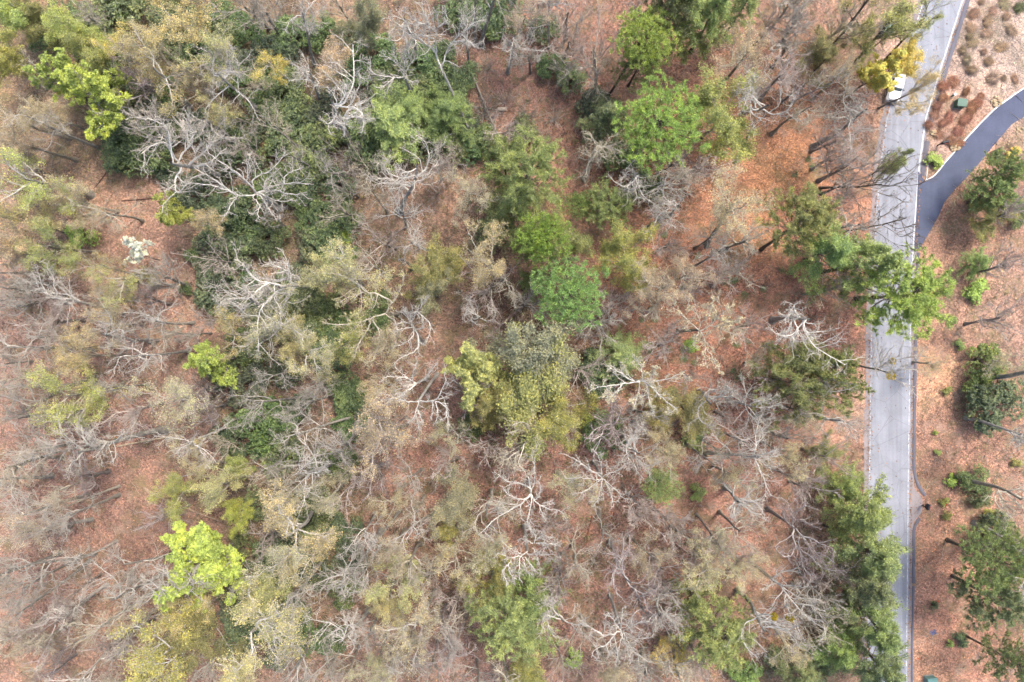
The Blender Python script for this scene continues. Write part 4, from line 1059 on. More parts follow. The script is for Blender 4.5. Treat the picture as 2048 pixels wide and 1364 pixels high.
# lower left
T('rosette', 418, 1120, 84, 'lime', h=14, model=0, label='big bright lime green tree at lower left'); T('haze', 478, 945, 26, 'lime2'); T('haze', 480, 1032, 32, 'lime'); T('bud', 342, 1000, 46, 'ygreen', 'tan', h=10); T('oak', 335, 1195, 76, None, 'pale', base=(400, 1130)); T('oak', 262, 1134, 60, None, 'grey', base=(345, 1110)); T('oak', 200, 1240, 76, None, 'tan', base=(330, 1170)); T('oak', 34, 1228, 62, None, 'grey', base=(180, 1120)); T('cream', 25, 1068, 52, 'cream', 'pale', base=(181, 1040)); T('cream', 70, 1025, 40, 'cream', 'tan', base=(239, 972)); T('oak', 5, 975, 50, None, 'white'); T('oak', 20, 1150, 46, None, 'grey', base=(188, 1108), h=22); T('oak', -30, 1170, 50, None, 'grey', base=(123, 1105), h=23)
T('bud', 335, 1325, 82, 'ygreen', 'pale'); T('haze', 393, 1267, 50, 'olive'); T('bud', 530, 1265, 86, 'yellow', 'pale'); T('bud', 575, 1060, 86, 'yellow', 'pale'); T('bud', 632, 1092, 52, 'yellow', 'pale'); T('oak', 590, 945, 76, None, 'pale', base=(672, 927)); T('cream', 555, 1120, 60, 'tan', 'pale'); T('oak', 668, 1182, 80, None, 'grey', base=(763, 1060)); T('oak', 590, 1215, 70, None, 'grey', base=(655, 1105), h=20); T('oak', 155, 1345, 60, None, 'pale'); T('vase', 50, 1305, 60, None, 'tan'); T('vase', 318, 1045, 46, None, 'purple'); T('oak', 250, 1290, 45, None, 'grey')
T('oak', 590, 1360, 60, None, 'grey', base=(622, 1255), h=20); T('bud', 470, 1340, 50, 'yellow', 'tan'); T('oak', 560, 985, 50, None, 'tan')
# bottom middle
T('haze', 913, 983, 50, 'greyg', h=9); T('haze', 910, 1045, 36, 'yolive', h=7); T('pine', 1320, 970, 40, 'bluegreen', h=8, label='small lone green pine below right of the cream-budded tree'); T('oak', 1272, 915, 46, None, 'pale'); T('oak', 814, 1062, 56, None, 'pale', base=(880, 1020)); T('oak', 821, 966, 46, None, 'grey'); T('bud', 787, 1158, 52, 'yellow', 'tan'); T('bud', 766, 1216, 36, 'yellow', 'tan'); T('cream', 845, 1240, 72, 'tan', 'pale'); T('oak', 923, 1308, 66, None, 'purple', base=(935, 1215)); T('haze', 978, 1172, 52, 'yolive', h=10); T('openpine', 1033, 1257, 78, 'lightg', h=14, label='largest light green pine at the bottom edge'); T('feather', 1060, 1205, 55, 'green', h=14); T('haze', 1050, 1348, 46, 'yolive', h=10); T('oak', 1166, 1141, 46, None, 'tan'); T('oak', 1251, 1150, 66, None, 'purple'); T('vase', 1282, 1052, 46, None, 'pink'); T('vase', 1122, 1117, 36, None, 'grey'); T('bud', 1337, 1310, 34, 'gold', 'grey', h=8); T('smallshrub', 1145, 1318, 18, 'bright'); T('oak', 695, 1282, 56, None, 'pale'); T('oak', 804, 1356, 50, None, 'white'); T('vase', 900, 930, 40, None, 'pink'); T('vase', 1120, 1330, 44, None, 'pink'); T('vase', 1010, 920, 36, None, 'pink'); T('oak', 700, 970, 60, None, 'pink', base=(760, 930)); T('oak', 730, 1110, 55, None, 'grey', base=(800, 1020)); T('vase', 860, 1150, 40, None, 'pink')
# bottom right
T('oak', 1502, 932, 82, None, 'pale', base=(1413, 905)); T('oak', 1500, 1010, 62, None, 'pale'); T('vase', 1462, 1120, 52, None, 'pink'); T('oak', 1546, 1255, 66, None, 'white', base=(1474, 1178), label='bare white tree near the bottom carrying two yellow mistletoe balls'); T('openpine', 1443, 1262, 66, 'lightg', h=14, label='light green pine left of the mistletoe tree'); T('feather', 1395, 1205, 34, 'lightg', h=10); T('vase', 1400, 1110, 44, None, 'pink'); T('cream', 1440, 1080, 40, 'tan', 'pink'); T('vase', 1360, 1080, 40, None, 'grey'); T('vase', 1340, 1190, 44, None, 'grey')
T('feather', 1744, 1028, 58, 'green', base=(1685, 990), h=15); T('feather', 1752, 1112, 60, 'green', base=(1690, 1075), h=15); T('feather', 1738, 1180, 50, 'mid', base=(1680, 1130), h=14); T('feather', 1752, 1245, 52, 'green', base=(1690, 1180), h=14); T('feather', 1690, 976, 36, 'green', h=9); T('feather', 1676, 1298, 46, 'green', h=10); T('feather', 1772, 1342, 54, 'mid', base=(1700, 1270), h=14); T('feather', 1690, 1224, 32, 'mid', h=9); T('cream', 1684, 1070, 38, 'gold', 'dark', h=8, label='thin tree with tiny golden leaves beside the roadside evergreens'); T('shrub', 1560, 1322, 24, 'deep'); T('shrub', 1491, 1350, 30, 'green'); T('bud', 1365, 1300, 36, 'gold', 'grey', h=9); T('vase', 1416, 1345, 46, None, 'pink'); T('feather', 1600, 1345, 36, 'mid', h=8); T('shrub', 1640, 1330, 30, 'mid'); T('vase', 1620, 1260, 46, None, 'tan'); T('vase', 1590, 960, 46, None, 'pink'); T('vase', 1650, 920, 40, None, 'pink'); T('shrub', 1395, 985, 16, 'lightg'); T('haze', 1640, 915, 30, 'olive', h=6)
# evergreen understorey along the band at left
BAND = [(230, 90, 90), (330, 130, 100), (440, 60, 80), (540, 140, 90), (620, 220, 80), (280, 280, 60), (470, 300, 60), (600, 330, 70), (480, 440, 60), (620, 450, 60), (700, 260, 70), (760, 130, 70), (470, 560, 60), (570, 600, 70), (650, 640, 60), (500, 720, 50), (560, 830, 70), (500, 870, 50), (640, 900, 60), (600, 1010, 70), (560, 1120, 60), (660, 1090, 60), (600, 1260, 70), (500, 1260, 50), (860, 130, 60), (900, 250, 50)]
socc = [(t_[2], t_[3]) for t_ in THINGS if 'shrub' in t_[1]]
nb_ = 0; tries = 0
while nb_ < 85 and tries < 4000:
    tries += 1
    bx, by, br = BAND[rng.integers(0, len(BAND))]
    x, y = bx + rng.normal(0, br * 0.5), by + rng.normal(0, br * 0.5)
    if y < -5 or min(math.hypot(x - a, y - b_) for a, b_ in socc) < 30: continue
    socc.append((x, y)); nb_ += 1
    T('shrub', x, y, rng.uniform(22, 40), str(rng.choice(['dark', 'deep', 'mid', 'deep'])))
# further bare trees and saplings standing between the larger ones
occ = [(t_[2], t_[3], t_[6] if len(t_) > 6 else 33) for t_ in THINGS]
OPEN = [(1540, 330, 120), (270, 1010, 130), (300, 470, 90), (330, 380, 70), (1240, 560, 40), (1440, 720, 70), (1560, 560, 80)]
nfill = 0; tries = 0
while nfill < 205 and tries < 6000:
    tries += 1
    x, y = rng.uniform(-10, 1730), rng.uniform(-10, 1374)
    if x > road_r(y) - 110: continue
    if any(math.hypot(x - a, y - b_) < r for a, b_, r in OPEN): continue
    if any(math.hypot(x - a, y - b_) < r_ for a, b_, r_ in occ): continue
    occ.append((x, y, 33)); nfill += 1
    k = rng.random()
    left = x < 700
    if x < 330 or any(math.hypot(x - a, y - b_) < r for a, b_, r in BAND): k = 0.3 + 0.49 * k
    if k < 0.5: T('vase', x, y, rng.uniform(34, 58), None, str(rng.choice(['pink', 'grey', 'tan', 'purple'])))
    elif k < 0.8: T('oak', x, y, rng.uniform(38, 62), None, str(rng.choice(['pale', 'grey', 'tan'])))
    else: T('bud' if left else 'cream', x, y, rng.uniform(38, 58), 'yellow' if left and k < 0.93 else 'tan', 'tan')
# ferns on the open litter
for x, y, r in ((1617, 318, 5), (1625, 335, 7), (1590, 350, 6), (1328, 470, 6), (1396, 512, 6), (1470, 560, 6), (1490, 588, 6), (1462, 562, 5), (1447, 564, 5), (1527, 578, 6), (1564, 541, 6), (1364, 660, 5), (1283, 640, 5), (1299, 690, 8), (1310, 640, 5), (1480, 755, 9), (1468, 742, 6), (1390, 725, 6), (1368, 717, 8), (1366, 700, 6), (1300, 700, 7), (1475, 690, 6), (1516, 718, 8), (1498, 683, 5), (1338, 698, 5)):
    T('fern', x, y, r + 2, 'deep')
# grass clumps on the bank
LEAF['straw'] = (C(194, 168, 140, 1.6), 'tan'); LEAF['rust'] = (C(196, 146, 116, 1.6), 'rust brown')
for x, y, r in ((1950, 26, 12), (1989, 20, 9), (2015, 32, 8), (1977, 42, 10), (1945, 54, 9), (1976, 65, 10), (2025, 59, 11), (1948, 84, 10), (2006, 92, 11), (1927, 100, 7), (1970, 102, 8), (1935, 119, 9), (1979, 122, 11), (1945, 139, 10), (1987, 156, 12), (2011, 7, 10), (1965, 2, 8), (2010, 155, 7), (2033, 157, 8), (1940, 71, 6)):
    T('grass', x, y, r, 'straw')
for x, y, r in ((1909, 163, 13), (1887, 172, 11), (1887, 196, 11), (1875, 212, 11), (1900, 233, 13), (1930, 240, 13), (1918, 262, 12), (1880, 268, 10), (1902, 281, 12), (1945, 215, 12), (1957, 205, 10), (1858, 249, 12), (1933, 183, 9), (1888, 245, 11), (1922, 285, 10), (1872, 228, 10), (1940, 232, 10), (1965, 190, 9)):
    T('grass', x, y, r * 0.8, 'rust')
T('grass', 2040, 14, 10, 'mid', label='green grass clump in the top right corner')

# mistletoe balls
def ball(x, y, z, r, label):
    rg = np.random.default_rng(int(x)); n = 260
    q = unit(rg.normal(0, 1, (n, 3))) * (r * rg.uniform(0.3, 1, n) ** 0.5)[:, None]
    V, F = leaves(q, 0.22, rg, 0.5, 0.5)
    o = ob('mistletoe', mk('mistletoe', V, F, M['leaf']), None, C(196, 172, 40, 1.3)); o.location = (*w(x, y, z), z)
    register(o, 'mistletoe', 'mistletoe ball', 'mistletoe', x, y, label, 'mistletoe balls')
ball(1548, 1233, 15, 0.55, 'left of two yellow mistletoe balls in the bare bottom tree')
ball(1580, 1237, 15, 0.55, 'right of two yellow mistletoe balls in the bare bottom tree')
ball(1785, 722, 10, 0.5, 'upper of two yellow mistletoe clumps hanging over the road')
ball(1782, 751, 10, 0.75, 'lower of two yellow mistletoe clumps hanging over the road')

# ------------------------------------------------------------------ logs
def log(pts, r0, r1, label, col, z=0.15, stubs=3, cut=False):
    rg = np.random.default_rng(int(pts[0][0] * 3 + pts[0][1]))
    q = np.array([(*w(*p), 0) for p in pts]); n = 14
    q = resample(q, n); q[:, 2] = gz(q[:, 0], q[:, 1]) + z
    root = bpy.data.objects.new('fallen_log', None); COL.objects.link(root); root.empty_display_size = 0.3
    b = q[0].copy(); root.location = b; q = q - b
    R = np.linspace(r0, r1, n)
    V, F = tubes(q[None], R[None], 8)
    ob('trunk', mk('trunk', V, F, M['bark'], smooth=True), root, col)
    if stubs:
        SP, SR = offshoots(q[None], R[None], stubs, 0.3, 0.95, 65, 0.1, 4, 0.1, 0, rg, 0.4, 0.03, 0.5, 0.3, absL=1.2)
        for i in range(stubs):
            V, F = tubes(SP[i:i + 1], SR[i:i + 1], 5); ob('branch_stub', mk('branch_stub', V, F, M['bark']), root, col)
    if cut:
        for e, s in ((0, -1), (-1, 1)):
            a = np.linspace(0, 6.283, 9)[:-1]; t = unit((q[1] - q[0]) if e == 0 else (q[-1] - q[-2]))
            u = unit(np.cross(t, [0, 0, 1.])); v = np.cross(t, u); rr_ = R[e] * 0.98
            V = np.array([q[e] + t * s * 0.004 + rr_ * (u * math.cos(k) + v * math.sin(k)) for k in a])
            ob('cut_end', mk('cut_end', V, np.arange(8)[None], M['logcut']), root)
    c = pts[len(pts) // 2]
    register(root, 'fallen_log', 'log', 'log', c[0], c[1], label, 'fallen logs')
log([(1060, 593), (1030, 612), (965, 660)], 0.2, 0.16, 'upper brown log of the fallen pair beside the round cool green pine', C(140, 104, 88))
log([(1064, 596), (1035, 622), (980, 668)], 0.26, 0.22, 'lower paler log of the fallen pair beside the round cool green pine', C(186, 158, 146))
log([(996, 221), (1012, 221)], 0.32, 0.3, 'short pale cut log lying in the upper wood', C(226, 208, 186), 0.28, 0, True)
log([(870, 200), (935, 212), (1000, 222)], 0.14, 0.1, 'thin grey log ending at the short cut log', C(176, 164, 152))
log([(943, 148), (975, 225), (1005, 292)], 0.16, 0.12, 'long grey fallen trunk crossing below the tall forked tree', C(184, 172, 158), 0.5)
log([(288, 975), (330, 1000), (434, 1042)], 0.18, 0.12, 'upper pale log of the crossed pair at lower left', C(200, 172, 146))
log([(290, 978), (320, 1004), (365, 1032)], 0.15, 0.1, 'lower pale log of the crossed pair at lower left', C(196, 166, 140))
log([(237, 892), (300, 880), (372, 868)], 0.14, 0.1, 'thin bleached stripped log at left above the open litter', C(232, 208, 176), 0.3)
log([(360, 954), (402, 945)], 0.1, 0.08, 'short purplish grey log below the bleached stripped log', C(196, 178, 180))
log([(418, 932), (466, 930)], 0.3, 0.3, 'short thick brown log beside the lower left lime tree', C(128, 104, 84), 0.25, 0)
log([(875, 462), (880, 503)], 0.16, 0.12, 'short upright-lying brown log above the small olive tree', C(170, 130, 110))
log([(860, 1092), (915, 1130)], 0.16, 0.12, 'brown log left of the whitest bare tree', C(184, 150, 128))
log([(1185, 1030), (1172, 1090)], 0.14, 0.1, 'reddish brown log right of the whitest bare tree', C(170, 120, 96))
log([(300, 1229), (330, 1224)], 0.12, 0.1, 'short dark log below the big lime tree', C(110, 88, 74))
log([(1152, 225), (1166, 212)], 0.12, 0.1, 'charred short log left of the biggest round pine', C(60, 50, 46))
log([(215, 340), (188, 375)], 0.1, 0.07, 'thin dark log lying on litter at upper left', C(128, 98, 84))
log([(240, 400), (325, 395)], 0.08, 0.06, 'thin dark stick log on open litter left of the shrubs', C(140, 104, 90))

# ------------------------------------------------------------------ built things
def box(name, sx, sy, sz, loc, mat, parent, bev=0.03, taper=None, rot=None):
    bm = bmesh.new(); bmesh.ops.create_cube(bm, size=1)
    for v in bm.verts:
        top_ = v.co.z > 0
        v.co.x *= sx; v.co.y *= sy; v.co.z *= sz
        if taper and top_: v.co.x *= taper[0]; v.co.y = v.co.y * taper[1] + (taper[2] if len(taper) > 2 else 0)
    if bev: bmesh.ops.bevel(bm, geom=list(bm.edges), offset=bev, segments=2, affect='EDGES')
    me = bpy.data.meshes.new(name); bm.to_mesh(me); bm.free(); me.materials.append(M[mat])
    o = ob(name, me, parent); o.location = loc
    if rot: o.rotation_euler = rot
    return o
def cyl(name, r, d, loc, mat, parent, rot=(0, 0, 0), seg=16, r2=None, bev=0.0):
    bm = bmesh.new(); bmesh.ops.create_cone(bm, cap_ends=True, segments=seg, radius1=r, radius2=r if r2 is None else r2, depth=d)
    if bev: bmesh.ops.bevel(bm, geom=[e for e in bm.edges if len(e.link_faces) == 2 and any(len(f.verts) > 4 for f in e.link_faces)], offset=bev, segments=2, affect='EDGES')
    me = bpy.data.meshes.new(name); bm.to_mesh(me); bm.free(); me.materials.append(M[mat])
    o = ob(name, me, parent); o.location = loc; o.rotation_euler = rot
    return o
def thing(name, x, y, rz, label, cat, group=None, z=0.0):
    r = bpy.data.objects.new(name, None); r.empty_display_size = 0.3; COL.objects.link(r)
    X, Y = w(x, y); r.location = (X, Y, z); r.rotation_euler = (0, 0, rz)
    register(r, name, name, cat, x, y, label, group)
    return r

# pickup truck, nose towards the bottom of the picture (local -y is the nose)
t = thing('pickup_truck', 1787, 170, math.radians(-13), 'white pickup truck parked on the road shoulder under yellow foliage', 'truck', z=0.03)
box('body', 1.98, 5.7, 0.55, (0, 0, 0.72), 'white', t, 0.1)
hd = box('hood', 1.8, 1.45, 0.28, (0, -2.02, 1.12), 'white', t, 0.09, (0.93, 0.94, 0.03))
box('hood_scoop', 0.9, 0.8, 0.05, (0, -2.0, 1.265), 'white', hd if False else t, 0.02)
cb = box('cab', 1.82, 2.1, 0.78, (0, -0.35, 1.36), 'white', t, 0.1, (0.8, 0.7, 0.05))
box('windshield', 1.5, 0.03, 0.72, (0, -1.255, 1.40), 'glass', t, 0.0, (0.86, 1), (math.radians(-27), 0, 0))
box('rear_window', 1.4, 0.03, 0.5, (0, 0.62, 1.45), 'glass', t, 0.0, (0.9, 1), (math.radians(21), 0, 0))
for s in (-1, 1):
    box('side_window', 0.03, 1.35, 0.42, (s * 0.845, -0.35, 1.46), 'glass', t, 0.0, (1, 0.82), (0, math.radians(-s * 13), 0))
    box('bed_rail', 0.14, 2.15, 0.5, (s * 0.9, 1.75, 1.18), 'white', t, 0.04)
    box('wing_mirror', 0.24, 0.12, 0.18, (s * 1.08, -1.1, 1.3), 'black', t, 0.03)
    box('headlight', 0.34, 0.08, 0.18, (s * 0.74, -2.83, 0.92), 'lamp', t, 0.02)
    box('tail_light', 0.12, 0.06, 0.3, (s * 0.9, 2.84, 1.1), 'amber', t, 0.02)
    for yy in (-1.85, 1.75):
        wh = cyl('wheel', 0.4, 0.28, (s * 0.9, yy, 0.37), 'tyre', t, (0, math.radians(90), 0), 24, bev=0.05)
        cyl('rim', 0.24, 0.3, (0, 0, 0), 'chrome', wh, (0, 0, 0), 16)
box('bed_floor', 1.68, 2.1, 0.06, (0, 1.75, 1.0), 'chrome', t, 0.0)
box('tailgate', 1.9, 0.1, 0.5, (0, 2.8, 1.18), 'white', t, 0.03)
box('toolbox', 1.74, 0.55, 0.5, (0, 0.98, 1.28), 'white', t, 0.03)
box('front_bumper', 1.96, 0.16, 0.26, (0, -2.92, 0.6), 'chrome', t, 0.04)
box('rear_bumper', 1.9, 0.16, 0.2, (0, 2.93, 0.6), 'chrome', t, 0.04)
box('grille', 1.1, 0.05, 0.26, (0, -2.865, 0.9), 'black', t, 0.01)
box('cargo_box', 0.6, 0.9, 0.4, (-0.4, 1.95, 1.23), 'white', t, 0.03); box('cargo_box', 0.5, 0.7, 0.35, (0.4, 2.1, 1.21), 'white', t, 0.03); box('cargo_tray', 0.45, 0.4, 0.22, (0.4, 1.5, 1.14), 'black', t, 0.02)

def cabinet(x, y, rz, label, sx=1.35, sy=1.15, hz=0.95, mat='boxgreen'):
    t = thing('utility_box', x, y, rz, label, 'utility box', 'utility boxes')
    box('pad', sx * 1.12, sy * 1.15, 0.12, (0, 0, 0.06), 'concrete', t, 0.02)
    box('cabinet', sx, sy, hz, (0, 0, 0.12 + hz / 2), mat, t, 0.03, (0.97, 0.97))
    box('lid', sx * 1.06, sy * 1.06, 0.12, (0, 0, 0.17 + hz), mat, t, 0.03)
    dr = box('door', sx * 0.9, 0.03, hz * 0.8, (0, -sy / 2 + 0.0, 0.12 + hz / 2), mat, t, 0.008)
    box('handle', 0.06, 0.05, 0.2, (0.1, -0.035, 0.05), 'black', dr, 0.0)
    box('warning_plate', 0.2, 0.012, 0.14, (-0.25, -sy / 2 - 0.022, 0.12 + hz * 0.7), 'white', t, 0.0)
    return t
cabinet(1915, 210, math.radians(-8), 'dark green utility box on the bank above the driveway')
cabinet(1771, 62, math.radians(-10), 'pale teal utility box half hidden under branches left of the upper road', 1.6, 1.1, 0.8, 'teal')
cabinet(1857, 1358, math.radians(4), 'teal utility box beside the road at the bottom edge', 1.5, 1.2, 0.9, 'teal')
t = thing('cable_pedestal', 1904, 192, 0, 'small white-capped green cable pedestal above the dark green utility box', 'pedestal')
cyl('post', 0.16, 0.7, (0, 0, 0.35), 'teal', t, seg=12); cyl('cap', 0.2, 0.16, (0, 0, 0.76), 'white', t, seg=12, bev=0.04)

def mailbox(x, y, rz, label, k=1.0):
    t = thing('mailbox', x, y, rz, label, 'mailbox', 'mailboxes'); t.scale = (k, k, k)
    box('post', 0.12, 0.12, 1.05, (0, 0, 0.52), 'black', t, 0.01)
    box('arm', 0.12, 0.75, 0.1, (0, 0.1, 0.98), 'black', t, 0.01)
    bm = bmesh.new(); n = 8
    ring = [(-0.16, 0.0), (0.16, 0.0)] + [(0.16 * math.cos(a), 0.2 + 0.16 * math.sin(a)) for a in np.linspace(0, math.pi, n)]
    fr = [bm.verts.new((a, -0.33, b)) for a, b in ring]; bk = [bm.verts.new((a, 0.33, b)) for a, b in ring]
    m_ = len(ring)
    for i in range(m_): bm.faces.new((fr[i], fr[(i + 1) % m_], bk[(i + 1) % m_], bk[i]))
    bm.faces.new(fr[::-1]); bm.faces.new(bk); bmesh.ops.recalc_face_normals(bm, faces=bm.faces)
    me = bpy.data.meshes.new('letter_box'); bm.to_mesh(me); bm.free(); me.materials.append(M['black'])
    o = ob('letter_box', me, t); o.location = (0, 0.12, 1.035)
    box('door', 0.3, 0.03, 0.32, (0, -0.225, 1.2), 'black', t, 0.01)
    box('flag', 0.02, 0.22, 0.07, (0.175, 0.1, 1.3), 'red', t, 0.0)
    box('newspaper_holder', 0.24, 0.5, 0.2, (0, 0.1, 0.82), 'black', t, 0.03)
mailbox(1875, 291, math.radians(-75), 'black mailbox on the bank left of the driveway curve', 1.35)
mailbox(1844, 1011, math.radians(-10), 'black mailbox standing at the paved lay-by', 1.3)

def stake(x, y, label, mat):
    t = thing('survey_stake', x, y, random.random() * 3, label, 'stake', 'survey stakes')
    box('stick', 0.04, 0.04, 0.9, (0, 0, 0.45), 'wood', t, 0.0); box('flag', 0.35, 0.02, 0.26, (0.19, 0, 0.76), mat, t, 0.0, None, (math.radians(50), 0, 0))
stake(1886, 1009, 'orange flagged stake right of the lay-by mailbox', 'orange'); stake(1870, 1201, 'orange flagged stake above the lowest green seedling', 'orange'); stake(1834, 1314, 'orange flagged stake by the road near the bottom edge', 'orange')
t = thing('plastic_sheet', 1866, 1264, 0.3, 'small blue-grey sheet lying on the litter near the bottom road', 'sheet')
bm = bmesh.new()
bmesh.ops.create_grid(bm, x_segments=6, y_segments=5, size=0.5)
for v in bm.verts: v.co.x *= 0.9 + 0.15 * math.sin(v.co.y * 9); v.co.y *= 0.7; v.co.z = 0.06 + 0.05 * math.sin(v.co.x * 11 + v.co.y * 7)
bmesh.ops.solidify(bm, geom=bm.faces[:], thickness=0.02)
me = bpy.data.meshes.new('sheet'); bm.to_mesh(me); bm.free(); me.materials.append(M['blue']); ob('sheet', me, t)

# stones
def stone_mesh(seed):
    rg = np.random.default_rng(seed); bm = bmesh.new(); bmesh.ops.create_icosphere(bm, subdivisions=1, radius=0.5)
    for v in bm.verts: v.co *= rg.uniform(0.75, 1.15); v.co.z *= 0.7
    me = bpy.data.meshes.new('stone'); bm.to_mesh(me); bm.free(); me.materials.append(M['stone']); return me
STONES = [stone_mesh(s) for s in range(5)]
def pile(x, y, r, n, label):
    t = thing('stone_pile', x, y, 0, label, 'stones', 'stone piles')
    for i in range(n):
        a = rng.uniform(0, 6.283); d = r / PPM * math.sqrt(rng.random()); o = ob('stone', STONES[i % 5], t)
        s = rng.uniform(0.25, 0.55); o.location = (math.cos(a) * d, math.sin(a) * d, s * 0.25 + 0.15 * (1 - d * PPM / r)); o.scale = (s, s * rng.uniform(0.7, 1.2), s); o.rotation_euler = (0, 0, a * 3)
pile(1992, 204, 10, 34, 'upper tan stone pile against the driveway edge'); pile(1909, 293, 11, 36, 'lower pale stone pile against the driveway edge'); pile(1866, 267, 6, 14, 'small stone pile between the road and the rust grass')
t = thing('stone_edging', 1960, 330, 0, 'row of pale stones along the lower driveway edge', 'stones')
P = resample([(1884, 425), (1897, 405), (1920, 380), (1945, 352), (1970, 322), (1990, 298), (2007, 278), (2030, 255), (2060, 238)], 110)
for i, (x, y) in enumerate(P):
    o = ob('stone', STONES[i % 5], t); X, Y = w(x + 7 + rng.normal(0, 2.6), y + 6 + rng.normal(0, 2.6)); s = rng.uniform(0.15, 0.42)
    o.location = (X - t.location.x, Y - t.location.y, s * 0.2); o.scale = (s, s * rng.uniform(0.7, 1.3), s * 0.8); o.rotation_euler = (0, 0, i * 1.3)
for x, y, lab in ((1655, 170, 'white rock lying in the litter left of the truck'), (1704, 130, 'small white rock nearer the golden yellow tree')):
    t = thing('rock', x, y, 0.4, lab, 'rock'); o = ob('boulder', STONES[int(x) % 5], t, None); o.scale = (0.8, 0.5, 0.45); o.location = (0, 0, 0.1)

# ------------------------------------------------------------------ stuff: leaf litter, brush, low greenery
def road_free(px, py, mg=0):
    r = road_r(py)
    ok = ~((px > r - ROADW - 4 - mg) & (px < r + 14 + mg)) & ~inside(DRV, px, py)
    return ok
def in_bank(px, py):
    return (px > road_r(py) + 8) & (py < 330) & (py < 362 - (px - 1850) * 0.95)

n = 75000
px = rng.uniform(-60, 2110, n); py = rng.uniform(-60, 1424, n)
keep = road_free(px, py, -2) & ~(in_bank(px, py) & (rng.random(n) < 0.6)); px, py = px[keep], py[keep]; n = len(px)
X = (px - 1024) / PPM; Y = (682 - py) / PPM
p = np.stack([X, Y, gz(X, Y) + 0.03 + rng.random(n) * 0.06], 1)
V, F = leaves(p, 0.19, rng, 0.7, 2.2, vary=0.5)
gc = ground_col(px, py); tint = np.array([(1.0, 0.95, 0.92), (1.2, 1.0, 0.85), (1.3, 1.2, 1.12), (0.8, 0.72, 0.68), (1.55, 1.45, 1.3)])[rng.choice(5, n, p=[.3, .28, .18, .16, .08])]
o = ob('leaf_litter', mk('leaf_litter', V, F, M['litter'], np.repeat(gc * tint, 4, 0))); o['kind'] = 'stuff'
# leaves blown on the road edges
n = 2600; py = rng.uniform(-40, 1400, n); side = rng.random(n) < 0.55; mid_ = rng.random(n) < 0.12
px = np.where(mid_, road_r(py) - rng.uniform(0, ROADW, n), np.where(side, road_r(py) - ROADW + np.abs(rng.normal(0, 5, n)) - 3, road_r(py) + 8 - np.abs(rng.normal(0, 3, n))))
X = (px - 1024) / PPM; Y = (682 - py) / PPM
V, F = leaves(np.stack([X, Y, np.full(n, 0.06)], 1), 0.2, rng, 0.7, 3, vary=0.5)
o = ob('blown_leaves', mk('blown_leaves', V, F, M['litter'], np.repeat(np.tile(C(170, 130, 105), (n, 1)), 4, 0))); o['kind'] = 'stuff'

# brush: low leafless twigs everywhere in the wood
n = 7600
px = rng.uniform(-60, 2110, n); py = rng.uniform(-60, 1424, n)
dens = np.where(px < 1400, 0.85, 0.5) * np.where(px > 1840, 0.6, 1)
for bx, by, br, f_ in ((1520, 330, 130, .25), (250, 1000, 160, .35), (330, 520, 120, .35), (1870, 800, 90, .2), (1900, 1180, 110, .2), (260, 440, 110, .3)):
    dens = dens * (1 - (1 - f_) * np.exp(-((px - bx) ** 2 + (py - by) ** 2) / (2 * (br * .7) ** 2)))
keep = (rng.random(n) < dens) & road_free(px, py, 6) & ~in_bank(px, py); px, py = px[keep], py[keep]; n = len(px)
X = (px - 1024) / PPM; Y = (682 - py) / PPM; hgt = rng.uniform(0.6, 3.2, n)
k = 7
b = np.repeat(np.stack([X, Y, gz(X, Y) - 0.02], 1), k, 0); b[:, :2] += rng.normal(0, 0.12, (n * k, 2))
d = unit(rng.normal(0, 1, (n * k, 3)) * np.array([1, 1, 0.25]) + np.array([0, 0, 0.9]))
LP = walk(b, d, np.repeat(hgt, k) * rng.uniform(0.5, 1.1, n * k), 3, 0.2, 0.02, rng)
V, F = tubes(LP, np.tile([0.024, 0.018, 0.011], (n * k, 1)), 3)
pal = np.array([C(182, 166, 154, 1.2), C(200, 190, 178, 1.2), C(166, 144, 130, 1.2), C(178, 170, 146, 1.2), C(160, 150, 122, 1.2)])
o = ob('brush', mk('brush', V, F, M['brush'], np.repeat(pal[rng.choice(5, n)], k * 9, 0))); o['kind'] = 'stuff'
# fallen twigs
n = 5000; px = rng.uniform(-40, 2090, n); py = rng.uniform(-40, 1404, n); keep = road_free(px, py, 4); px, py = px[keep], py[keep]; n = len(px)
X = (px - 1024) / PPM; Y = (682 - py) / PPM; a = rng.uniform(0, 6.283, n)
LP = walk(np.stack([X, Y, gz(X, Y) + 0.09], 1), np.stack([np.cos(a), np.sin(a), np.zeros(n)], 1), rng.uniform(0.5, 2.6, n), 4, 0.12, 0.0, rng)
LP[:, :, 2] = gz(LP[:, :, 0], LP[:, :, 1]) + 0.08
V, F = tubes(LP, np.tile([0.03, 0.026, 0.02, 0.012], (n, 1)), 3)
o = ob('fallen_twigs', mk('fallen_twigs', V, F, M['brush'], np.repeat(np.array([C(196, 178, 164), C(170, 146, 128), C(120, 98, 86), C(222, 206, 190)])[rng.choice(4, n)], 12, 0))); o['kind'] = 'stuff'

